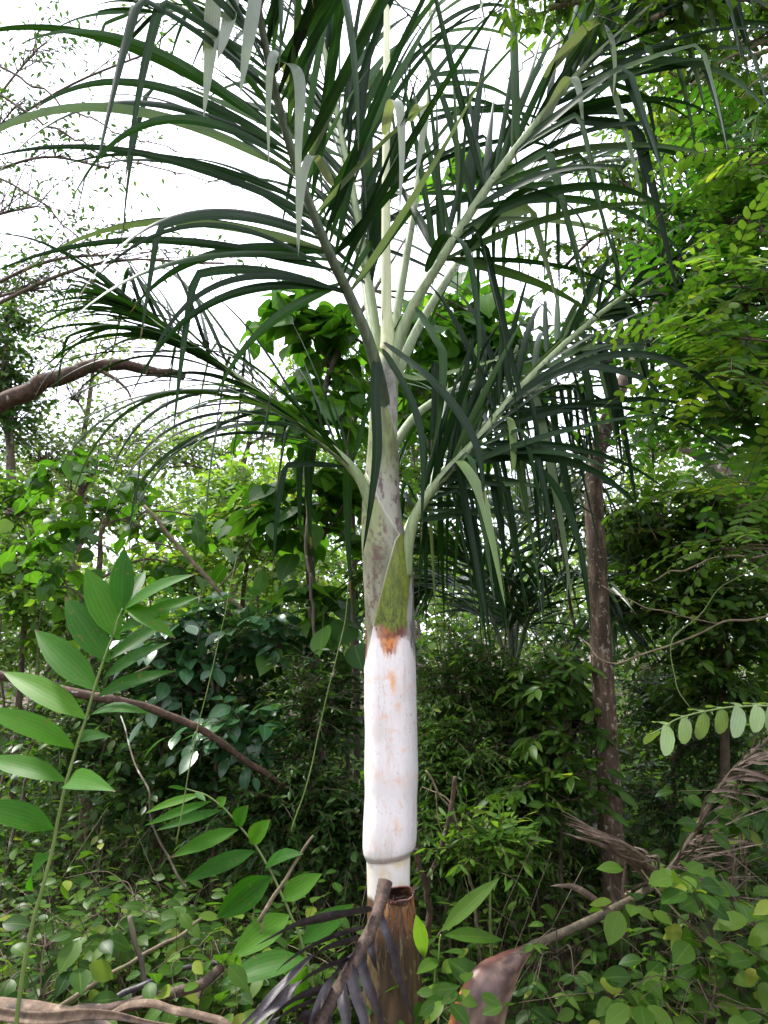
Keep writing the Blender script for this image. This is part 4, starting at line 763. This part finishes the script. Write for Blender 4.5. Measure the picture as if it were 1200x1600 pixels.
branch('leaning_branch', 'long tan bare branch leaning down towards the white shaft', 'branch', [(225, 790, 4.2), (285, 860, 4.2), (340, 920, 4.2), (400, 975, 4.2), (450, 1020, 4.2), (515, 1095, 4.2)], .010, .02, 'bark_tan', [([(285, 860, 4.2), (230, 850, 4.1), (150, 880, 4.0)], .006, .002), ([(340, 920, 4.2), (380, 870, 4.3), (410, 800, 4.4)], .006, .002)])
branch('forked_stem', 'brown forked stem standing just right of the white stem', 'stem', [(672, 1500, 3.0), (670, 1430, 3.0), (668, 1390, 3.0), (690, 1320, 3.0), (703, 1270, 3.0), (713, 1212, 3.0)], .014, .008, 'bark_rust', [([(669, 1400, 3.0), (655, 1350, 3.0), (645, 1310, 3.0)], .012, .009)])
branch('pale_vine', 'thin pale bare vine rising behind the forked brown stem', 'vine', [(755, 1540, 3.1), (745, 1440, 3.1), (735, 1370, 3.1), (722, 1310, 3.1), (700, 1260, 3.1), (665, 1205, 3.1)], .006, .004, 'bark_tan', [([(722, 1310, 3.1), (700, 1250, 3.15), (660, 1230, 3.2)], .004, .002), ([(735, 1370, 3.1), (690, 1300, 3.0), (680, 1240, 3.0)], .003, .002)])
branch('dead_stick', 'grey stick standing aslant among low leaves beside the crossing pale stick', 'stick', [(238, 1570, 2.5), (222, 1510, 2.5), (203, 1432, 2.5)], .008, .0075, 'bark_grey')
branch('dead_stick', 'long pale stick lying slantwise over the low leaves at lower left', 'stick', [(90, 1575, 2.5), (180, 1515, 2.55), (250, 1478, 2.6), (312, 1440, 2.7)], .007, .005, 'bark_tan')
branch('dead_stick', 'thin tan stick leaning near the second ginger plant', 'stick', [(405, 1440, 2.4), (440, 1385, 2.4), (490, 1305, 2.4)], .007, .004, 'bark_tan', [([(425, 1405, 2.4), (410, 1430, 2.4), (408, 1460, 2.4)], .004, .003)])
branch('curved_vine', 'thin lichen covered curved vine hanging in the dark undergrowth on the left', 'vine', [(295, 1395, 3.0), (265, 1345, 3.0), (240, 1290, 3.0), (232, 1240, 3.0), (205, 1180, 3.1), (190, 1120, 3.2)], .005, .003, 'bark_grey')
branch('lichen_stem', 'grey lichened stem hanging down behind the waxy shrub', 'stem', [(312, 930, 3.9), (310, 1000, 3.9), (325, 1045, 3.9), (340, 1100, 3.9), (360, 1160, 3.8)], .006, .011, 'bark_grey')
branch('bare_vine', 'thin tan bare vine curving across the bush at right of the spotted trunk', 'vine', [(1260, 945, 2.6), (1180, 965, 2.6), (1120, 975, 2.6), (1050, 1005, 2.6), (970, 1033, 2.6), (930, 1020, 2.65), (908, 995, 2.7)], .004, .003, 'bark_tan', [([(1120, 975, 2.6), (1060, 960, 2.6), (1000, 945, 2.7), (940, 915, 2.8)], .003, .002)], wob=.02)
branch('bare_vine', 'pale bare vine in the foliage at the right edge above the curving tan vine', 'vine', [(1260, 850, 2.7), (1180, 868, 2.7), (1110, 876, 2.7), (1060, 890, 2.7), (1020, 908, 2.7)], .005, .003, 'bark_tan', wob=.02)
branch('green_vine', 'thin green tendril looping beside the bare vines', 'vine', [(1185, 885, 2.5), (1130, 915, 2.5), (1095, 960, 2.5), (1050, 1000, 2.5), (1055, 1060, 2.5), (1080, 1110, 2.5)], .002, .0015, 'stem', wob=.01)
branch('dead_stick', 'long thin stick lying aslant among the broad leaves at lower right', 'stick', [(1250, 1590, 2.6), (1150, 1510, 2.6), (1060, 1430, 2.6), (1000, 1360, 2.7)], .005, .003, 'bark_tan')
branch('dead_stick', 'thin brown stick near the bottom right among broad leaves', 'stick', [(1240, 1580, 2.5), (1120, 1570, 2.5), (1060, 1530, 2.5)], .004, .003, 'bark_tan')
branch('grass_stalk', 'long thin yellow green stalk rising left of the white shaft', 'stalk', [(455, 1300, 2.3), (480, 1220, 2.3), (510, 1090, 2.3), (540, 960, 2.3), (545, 900, 2.3)], .0022, .0012, 'stem', wob=.005)
branch('grass_stalk', 'thin green stalk rising between the two ginger plants', 'stalk', [(275, 1320, 2.4), (300, 1180, 2.4), (335, 1030, 2.4), (370, 870, 2.4)], .0022, .0012, 'stem', wob=.005)
for pts, lb in (([(545, 1120, 4.0), (552, 960, 4.0), (540, 800, 4.0), (548, 650, 4.0)], 'slim grey sapling stem just left of the white shaft'), ([(500, 1180, 3.9), (492, 1000, 3.9), (480, 850, 3.9), (478, 700, 3.9)], 'slim brown sapling stem second left of the white shaft'),
                ([(925, 1250, 3.9), (905, 1060, 3.9), (890, 920, 3.9), (865, 800, 3.9)], 'slim stem leaning beside the spotted trunk')):
    P = np.array(pts[0]); b = bs(*pts[0]); g = G(); stick(g, np.vstack([[b], pws(pts)]), .014, .006, 7, 40, wob=.025, knots=.1); tag(g.build('sapling_stem', M['bark_grey']), lb, 'stem')
# bare twiggy boughs at upper left and upper right
for pts, lb in (([(-60, 250, 4.6), (40, 300, 4.6), (110, 360, 4.6), (160, 420, 4.6)], 'thin dark bough of few leaves slanting down at the left edge'), ([(-60, 110, 4.4), (60, 190, 4.4), (160, 240, 4.4), (260, 265, 4.4), (380, 290, 4.5)], 'long thin bare bough crossing behind the left leaflets'),
                ([(-60, 60, 4.4), (60, 140, 4.4), (170, 200, 4.3), (300, 245, 4.3)], 'fine bare twig above the long thin bough at upper left')):
    g = G(); P = stick(g, pws(pts), .010, .003, 5, 30, wob=.05)
    for q in range(12):
        i0 = rg.integers(4, 28); d = nrm(rg.normal(size=3) * np.array((1, .5, .8)) + (.6, 0, 0)); stick(g, [P[i0], P[i0] + d * .15 + rg.normal(0, .02, 3), P[i0] + d * rg.uniform(.2, .4)], .003, .001, 4, 8)
    tag(g.build('bough', M['twig']), lb, 'branch')
g = G()
for pts in ([(1260, 20, 2.9), (1120, 5, 2.9), (1000, 22, 2.9), (900, 45, 2.9), (830, 95, 2.9), (790, 120, 2.9)], [(1260, 40, 3.0), (1150, 90, 3.0), (1080, 130, 3.0), (1040, 190, 3.0)], [(1260, 80, 3.0), (1180, 130, 3.0), (1130, 170, 3.0)], [(960, 30, 2.9), (900, 10, 2.9), (820, 25, 2.9)]):
    stick(g, pws(pts), .008, .0025, 6, 26, wob=.05)
tag(g.build('bough', M['bark_tan']), 'pale bare twigs crossing in front of the dark boughs at upper right', 'branch')

# ------------------------------------------------------------------ single leafy plants near the camera
def leafy(name, label, cat, stempts, r0, r1, lst, lm, tpl, smat='stem', base=True, foldn=.2):
    """lst: (base px,py,dY), (tip px,py,dY), width px, [curl]"""
    p = pws(stempts); b = np.array((p[0][0], p[0][1], 0)) if base else p[0]
    root = thing(name, label, cat, tuple(b))
    g = G(); stick(g, np.vstack([[b], p]) if base else p, r0, r1, 8, 50, wob=.008); g.build('stem', M[smat], root)
    Y = [q[2] for q in stempts]; pyv = np.array([q[1] for q in stempts], float); pxv = np.array([q[0] for q in stempts], float)
    for e in lst:
        (bx, by, *b2), (tx, ty, *t2), wpx = e[0], e[1], e[2]; curl = e[3] if len(e) > 3 else .18
        j = int(np.argmin((pxv - bx) ** 2 + (pyv - by) ** 2)); Yb = Y[j] + (b2[0] if b2 else 0); Yt = Yb + (t2[0] if t2 else rg.uniform(-.12, .12))
        B = pw(bx, by, Yb); T_ = pw(tx, ty, Yt); D = T_ - B; L = np.linalg.norm(D)
        face = np.array((0, -.75, .65)) if len(e) < 5 else np.array(e[4], float)
        N = nrm(face + rg.normal(0, .15, 3)); g = G()
        D2 = nrm(D) + N * curl * .55                                 # arch up first, then the tip drops back
        leaves(g, B[None], D2[None], N[None], np.array([L * 1.03]), np.array([wpx * 1.08 * m_px(by, Yb)]), tpl, 0, rnd=np.array([rg.random()]), curl=np.array([curl]), wave=.012)
        g.build('leaf', M[lm], root)
    return root
leafy('ginger_plant', 'tall ginger plant with broad upright glossy leaves at the left edge', 'plant', [(20, 1640, 1.9), (45, 1480, 1.9), (75, 1350, 1.9), (100, 1240, 1.9), (130, 1130, 1.9), (155, 1050, 1.9), (178, 985, 1.9), (190, 950, 1.9)], .006, .0025,
      [((186, 1000), (135, 888, .05), 46, .05), ((190, 960), (193, 858), 38, .05), ((170, 1035), (102, 932), 46, .1), ((155, 1080), (52, 982), 44, .15), ((135, 1124), (4, 1042), 40, .2), ((118, 1170), (-28, 1096), 40, .25),
       ((104, 1222), (-30, 1176), 34, .3), ((84, 1296), (-35, 1250), 40, .3), ((190, 955), (285, 890, -.1), 30, .25), ((182, 990), (290, 922, -.1), 26, .25), ((172, 1030), (258, 968), 26, .25), ((162, 1060), (248, 1000, -.05), 24, .3), ((152, 1088), (252, 1042), 24, .35),
       ((140, 1118), (214, 1096), 26, .5), ((122, 1160), (172, 1142), 34, .5), ((104, 1226), (128, 1200, -.2), 34, .5), ((196, 945), (262, 985, -.1), 24, .3), ((76, 1340), (20, 1380), 40, .5), ((195, 950), (225, 890, .1), 26, .1)], 'ginger', 'lance')
leafy('ginger_plant', 'arching ginger plant with two rows of leaves left of the white stem', 'plant', [(500, 1600, 2.5), (478, 1500, 2.5), (455, 1430, 2.5), (430, 1375, 2.5), (395, 1318, 2.5), (355, 1270, 2.5), (315, 1240, 2.5), (290, 1233, 2.5)], .006, .002,
      [((318, 1241), (225, 1266), 14, .2), ((330, 1252), (228, 1286), 14, .2), ((347, 1266), (248, 1292), 16, .2), ((372, 1296), (270, 1334), 24, .25), ((398, 1330), (290, 1372), 26, .3), ((424, 1370), (338, 1432), 42, .2), ((452, 1430), (362, 1492), 44, .2),
       ((476, 1498), (345, 1530), 46, .2), ((305, 1238), (320, 1250), 10, .1), ((340, 1260), (352, 1246), 18, .2), ((368, 1290), (381, 1262), 26, .3), ((390, 1318), (415, 1284), 28, .35), ((414, 1355), (452, 1322), 28, .35), ((440, 1408), (496, 1365), 32, .35),
       ((470, 1475), (548, 1412), 34, .35), ((290, 1233), (265, 1228), 8, .1), ((480, 1510), (440, 1590), 36, .3)], 'ginger', 'lance')
leafy('seedling', 'small seedling with one pale upright leaf and one dark flat leaf right of the trunk', 'seedling', [(672, 1600, 2.5), (680, 1530, 2.5), (690, 1460, 2.5)], .004, .002,
      [((690, 1455), (776, 1373), 26, .1), ((695, 1462), (786, 1466, .05), 28, .1, (0, -.5, .85)), ((650, 1430), (665, 1500), 22, .1), ((685, 1500), (655, 1515), 20, .2), ((690, 1490), (720, 1478), 22, .2), ((700, 1500), (765, 1548), 34, .25), ((690, 1520), (720, 1500), 22, .2), ((665, 1560), (700, 1540), 26, .3), ((665, 1570), (640, 1600), 26, .3)], 'bright', 'lance')
def seedpatch(name, label, cat, stem, n, box, size, lm, tpl, Y, seed, star=False):
    r_ = np.random.default_rng(seed); root = thing(name, label, cat, bs(stem[0][0], stem[0][1], stem[0][2]))
    g = G(); b = np.array(bs(*stem[0])); stick(g, np.vstack([[b], pws(stem)]), .005, .002, 6, 40, wob=.03)
    gl = G(); sp3 = pws(stem)
    for k in range(n):
        px = r_.uniform(box[0], box[2]); py = r_.uniform(box[1], box[3]); Yk = Y + r_.uniform(-.3, .35); p = pw(px, py, Yk)
        if p[2] < .04: p[2] = .04 + .1 * r_.random()
        s0 = sp3[int(np.argmin(((sp3 - p) ** 2).sum(1)))]
        stick(g, [s0, (s0 + p) / 2 + np.array((0, 0, .04)) + r_.normal(0, .03, 3), p], .0022, .0012, 4, 9)
        m = 5 if star else r_.integers(3, 6); an = r_.uniform(0, 6.28) + (np.arange(m) * 6.28 / m if star else np.arange(m) * 2.4)
        D = np.stack([np.cos(an), np.sin(an) * .8, np.full(m, -.2)], 1) + (0 if star else r_.normal(0, .25, (m, 3)))
        P_ = np.repeat(p[None], m, 0) + (0 if star else D * .03)
        N = np.array((0, -.55, .8)) + r_.normal(0, .2, (m, 3)); L = size[0] * r_.uniform(.65, 1.15, m)
        leaves(gl, P_, D, N, L, L * size[1] / size[0], tpl, 0, rnd=r_.random(m), curl=r_.uniform(.05, .4, m))
    g.build('stem', M['twig'], root); gl.build('foliage', M[lm], root); return root
seedpatch('broadleaf_vine', 'climbing vine with broad oval leaves sprawling over the lower right corner', 'vine', [(1100, 1640, 2.5), (1110, 1560, 2.5), (1120, 1480, 2.55), (1140, 1400, 2.6), (1150, 1340, 2.6)], 48, (960, 1360, 1230, 1620), (.088, .058), 'bright', 'ovate', 2.5, 5)
seedpatch('broadleaf_vine', 'darker vine with oval leaves climbing over the dead frond at right edge', 'vine', [(1180, 1450, 2.9), (1160, 1350, 2.9), (1150, 1250, 2.9), (1160, 1180, 2.9)], 34, (1050, 1200, 1230, 1420), (.075, .045), 'mid', 'ovate', 2.9, 6)
seedpatch('star_leaf_vine', 'small vine with star shaped leaves on the bare frond stalk', 'vine', [(880, 1600, 2.5), (880, 1540, 2.5), (870, 1490, 2.5)], 9, (830, 1475, 935, 1560), (.05, .02), 'mid', 'ovate', 2.5, 7, True)
seedpatch('low_herb', 'low pale green herb at bottom between trunk and dead sheath', 'herb', [(690, 1620, 2.4), (690, 1580, 2.4)], 8, (650, 1540, 760, 1620), (.06, .035), 'bright', 'ovate', 2.4, 8)
seedpatch('low_herb', 'low herb with oval leaves left of the dark dead frond', 'herb', [(310, 1640, 2.5), (310, 1560, 2.5), (330, 1500, 2.5)], 16, (230, 1480, 440, 1600), (.085, .05), 'bright', 'ovate', 2.5, 9)
seedpatch('low_herb', 'low leafy herb in the bottom left corner', 'herb', [(60, 1640, 2.5), (60, 1560, 2.5), (70, 1480, 2.6)], 22, (-20, 1440, 200, 1600), (.085, .055), 'mid', 'ovate', 2.6, 10)
seedpatch('low_herb', 'leafy herb with twisted leaves behind the crossing sticks', 'herb', [(200, 1560, 3.0), (200, 1480, 3.0), (210, 1400, 3.0)], 30, (60, 1370, 400, 1520), (.08, .045), 'bright', 'ovate', 3.0, 11)
seedpatch('low_herb', 'leafy herb in front of the brown twigs below the bare frond stalk', 'herb', [(950, 1640, 2.6), (960, 1560, 2.6)], 14, (800, 1520, 1000, 1620), (.07, .042), 'mid', 'ovate', 2.6, 13)
# near spray with hanging leaves at right edge
sp_pts = [(1260, 1105, 1.9), (1180, 1103, 1.9), (1120, 1110, 1.9), (1060, 1125, 1.9), (1015, 1148, 1.9)]
lst = []
for k, (x, y) in enumerate([(1186, 1103), (1156, 1104), (1128, 1108), (1100, 1114), (1072, 1122), (1044, 1134), (1210, 1103)]):
    lst.append(((x, y), (x - 6 + 2 * (k % 3), y + 38 + 3 * (k % 2)), 22, .15, (0, -1, .3))); lst.append(((x, y), (x - 22, y - 8 - 2 * (k % 2), .1), 16, .2, (0, -.4, .9)))
lst.append(((1018, 1146), (1008, 1160), 10, .1)); lst.append(((1030, 1142), (1012, 1156), 12, .1))
b_r = leafy('hanging_spray', 'pale spray of hanging oval leaves reaching in at right edge', 'branch', sp_pts, .003, .0015, lst, 'palm_pale', 'oblong', base=False)

# ------------------------------------------------------------------ dead fronds and litter
def straps(root_or_none, g, lst, mat=0, fold=.35):
    for pts, wpx in lst:
        ribbon(g, pws(pts), wpx * m_px(pts[0][1], pts[0][2]), wdir=(1, .3, .5), n=22, mat=mat, fold=fold, tip=.45, twist=rg.uniform(-.8, .8), wob=.004)
rootp = pw(612, 1385, 2.66)
df = thing('dead_frond', 'dark dead frond leaning against the trunk with limp grey purple leaflets', 'dead frond', tuple(pw(480, 1640, 2.25)))
g = G(); P = cr(pws([(602, 1378, 2.64), (595, 1408, 2.60), (585, 1440, 2.55), (566, 1480, 2.50), (542, 1525, 2.44), (515, 1570, 2.38), (480, 1640, 2.28), (455, 1700, 2.2)]), 60)
tubes(g, P, np.interp(np.linspace(0, 1, 60), [0, .08, .2, 1], [.026, .024, .019, .023]) * (1 + .12 * (rg.random(60) - .5)), 10); stalk = g.build('stalk', M['dead_stalk'], df)
g = G()
straps(df, g, [([(580, 1425, 2.55), (530, 1432, 2.4), (470, 1445, 2.3), (400, 1478, 2.2)], 20), ([(560, 1470, 2.5), (500, 1490, 2.35), (440, 1545, 2.25), (370, 1610, 2.2)], 22), ([(545, 1500, 2.45), (480, 1530, 2.3), (420, 1580, 2.25), (360, 1640, 2.2)], 20),
               ([(590, 1425, 2.58), (608, 1470, 2.55), (628, 1540, 2.55), (650, 1600, 2.55)], 13), ([(585, 1440, 2.58), (580, 1480, 2.5), (590, 1520, 2.5)], 14), ([(560, 1480, 2.5), (572, 1530, 2.42), (592, 1580, 2.4), (605, 1660, 2.4)], 17), ([(545, 1505, 2.45), (555, 1550, 2.4), (570, 1600, 2.36), (575, 1680, 2.3)], 18),
               ([(530, 1535, 2.42), (540, 1580, 2.35), (545, 1640, 2.3)], 20), ([(520, 1550, 2.4), (470, 1560, 2.3), (420, 1600, 2.2), (390, 1660, 2.1)], 22), ([(505, 1575, 2.38), (510, 1620, 2.3), (500, 1680, 2.25)], 22), ([(510, 1560, 2.4), (440, 1590, 2.25), (400, 1640, 2.2)], 18),
               ([(500, 1590, 2.36), (460, 1600, 2.3), (440, 1660, 2.2)], 22), ([(570, 1450, 2.5), (510, 1470, 2.4), (455, 1500, 2.3), (430, 1520, 2.25)], 14), ([(555, 1490, 2.48), (520, 1530, 2.36), (490, 1590, 2.3), (470, 1650, 2.2)], 15)])
g.build('leaflets', M['dead_dark'], df)
df = thing('dead_frond', 'fallen brown frond with bare stalk rising right from its broad papery sheath', 'dead frond', tuple(pw(770, 1640, 2.45)))
g = G(); P = cr(pws([(745, 1640, 2.42), (768, 1560, 2.45), (790, 1510, 2.5), (830, 1480, 2.56), (880, 1458, 2.62), (950, 1425, 2.7), (1000, 1398, 2.76), (1040, 1368, 2.8), (1075, 1320, 2.84), (1105, 1265, 2.88), (1150, 1200, 2.94), (1230, 1130, 3.0)]), 90)
tubes(g, P, np.interp(np.linspace(0, 1, 90), [0, .18, .3, .6, 1], [.02, .02, .015, .014, .007]) * (1 + .1 * (rg.random(90) - .5)), 9); g.build('stalk', M['dead_olive'], df)
g = G(); sh = cr(pws([(730, 1680, 2.38), (745, 1600, 2.42), (765, 1545, 2.44), (795, 1510, 2.5), (825, 1483, 2.55)]), 30); T = nrm(np.gradient(sh, axis=0)); wv = nrm(np.cross(T, (0, -1, .4)))
ph = np.linspace(-1.5, 1.9, 22); hw = np.interp(np.linspace(0, 1, 30), [0, .3, .6, .85, 1], [.085, .08, .062, .03, .016]); nn = np.cross(wv, T)
V = sh[:, None] + hw[:, None, None] * (np.sin(ph)[None, :, None] * wv[:, None] + (np.cos(ph) * .55)[None, :, None] * nn[:, None]) * (1 + .12 * (fbm(np.tile(ph * 3, (30, 1)), np.tile(np.linspace(0, 6, 30)[:, None], (1, 22)), 71) - .5))[..., None]
i, j = np.meshgrid(np.arange(29), np.arange(21), indexing='ij'); a = i * 22 + j
F = np.stack([a, a + 22, a + 23, a + 1], -1).reshape(-1, 4); u_ = np.tile(ph, (30, 1)); t_ = np.tile(np.linspace(0, 1, 30)[:, None], (1, 22))
cc = mixa((.15, .095, .07), (.06, .03, .022), sm(fbm(u_ * 3, t_ * 14, 72), .35, .65)); cc = mixa(cc, (.42, .3, .22), sm(u_, .7, 1.2) * .7); cc = mixa(cc, (.1, .03, .02), sm(-u_, .5, .9) * .8); cc = mixa(cc, (.5, .2, .06), sm(-u_, .8, 1.2) * sm(.5 - t_, 0, .2))
g.add(V, F, None, 0, cc); g.build('sheath', M['husk'], df, color=True)
g = G(); L2 = []
for k in range(26):
    a_ = rg.uniform(0, 1); bx, by = 1030 - 8 * a_ + rg.normal(0, 3), 1372 + 10 * a_; q = rg.random()
    tx, ty = 880 + 130 * q ** 1.2 + rg.normal(0, 8), 1275 + 70 * q + rg.normal(0, 8)
    L2.append(([(bx, by, 2.8), ((bx + tx) / 2 + 12, (by + ty) / 2 - 12 + rg.normal(0, 4), 2.7 + rg.normal(0, .05)), (tx, ty, 2.62 + rg.normal(0, .08))], rg.uniform(4, 9)))
for k in range(46):
    q = rg.random(); i0 = int(55 + q * 33); b = P[i0]; s_ = rg.choice([-1, 1])
    bx = 600 + FPX * b[0] / (b[1] * cT + (b[2] - 1.5) * sT); by = 800 - FPX * (-(b[1]) * sT + (b[2] - 1.5) * cT) / (b[1] * cT + (b[2] - 1.5) * sT)
    L2.append(([(bx, by, b[1]), (bx + rg.uniform(20, 60), by - rg.uniform(15, 50) + (30 if s_ > 0 else 0), b[1] - .05), (bx + rg.uniform(70, 170), by - rg.uniform(10, 60) + (50 if s_ > 0 else -20), b[1] + rg.normal(0, .12))], rg.uniform(3, 7)))
L2 += [([(1060, 1345, 2.8), (1085, 1330, 2.7), (1110, 1300, 2.6)], 12), ([(955, 1425, 2.7), (900, 1388, 2.6), (858, 1385, 2.55)], 10), ([(1020, 1380, 2.8), (990, 1390, 2.7), (975, 1400, 2.65), (978, 1330, 2.6)], 11)]
straps(df, g, L2, fold=.4); g.build('leaflets', M['dead'], df)
def husk_thing(name, label, pts, W, mat, cat='dead leaf', extra=()):
    g = G(); ribbon(g, pws(pts), W, wdir=(.1, .8, .5), n=34, fold=-.3, tip=.8, base=.02, wob=.012, cols=8, twist=.3)
    for p2, w2 in extra: ribbon(g, pws(p2), w2, wdir=(.2, .5, .8), n=26, fold=.4, tip=.5, wob=.01, cols=6, twist=.3)
    o = g.build(name, M[mat]); m = o.modifiers.new('thick', 'SOLIDIFY'); m.thickness = .003; return tag(o, label, cat)
husk_thing('dead_sheath', 'folded pale brown dead palm sheath lying in the bottom left corner', [(-120, 1560, 2.2), (-20, 1570, 2.2), (60, 1578, 2.2), (120, 1590, 2.2), (180, 1600, 2.2)], .05, 'dead_mid', extra=[([(-60, 1575, 2.15), (50, 1592, 2.1), (160, 1588, 2.1), (290, 1605, 2.1)], .03)])
husk_thing('dead_strap', 'curled brown dead leaf strap arching over the bottom edge', [(150, 1600, 2.25), (200, 1570, 2.2), (260, 1575, 2.2), (330, 1590, 2.2), (380, 1620, 2.2)], .02, 'dead_mid')
branch('fallen_stalk', 'thick brown fallen palm stalk lying along the bottom left', 'dead stalk', [(90, 1590, 2.3), (160, 1580, 2.3), (230, 1562, 2.35), (300, 1545, 2.4), (350, 1515, 2.45)], .018, .014, 'dead_stalk', wob=.02)
branch('fallen_stalk', 'slim brown stalk lying beneath the crossing sticks', 'dead stalk', [(130, 1590, 2.45), (200, 1555, 2.45), (270, 1520, 2.5), (340, 1500, 2.55)], .010, .007, 'dead_dark', wob=.02)
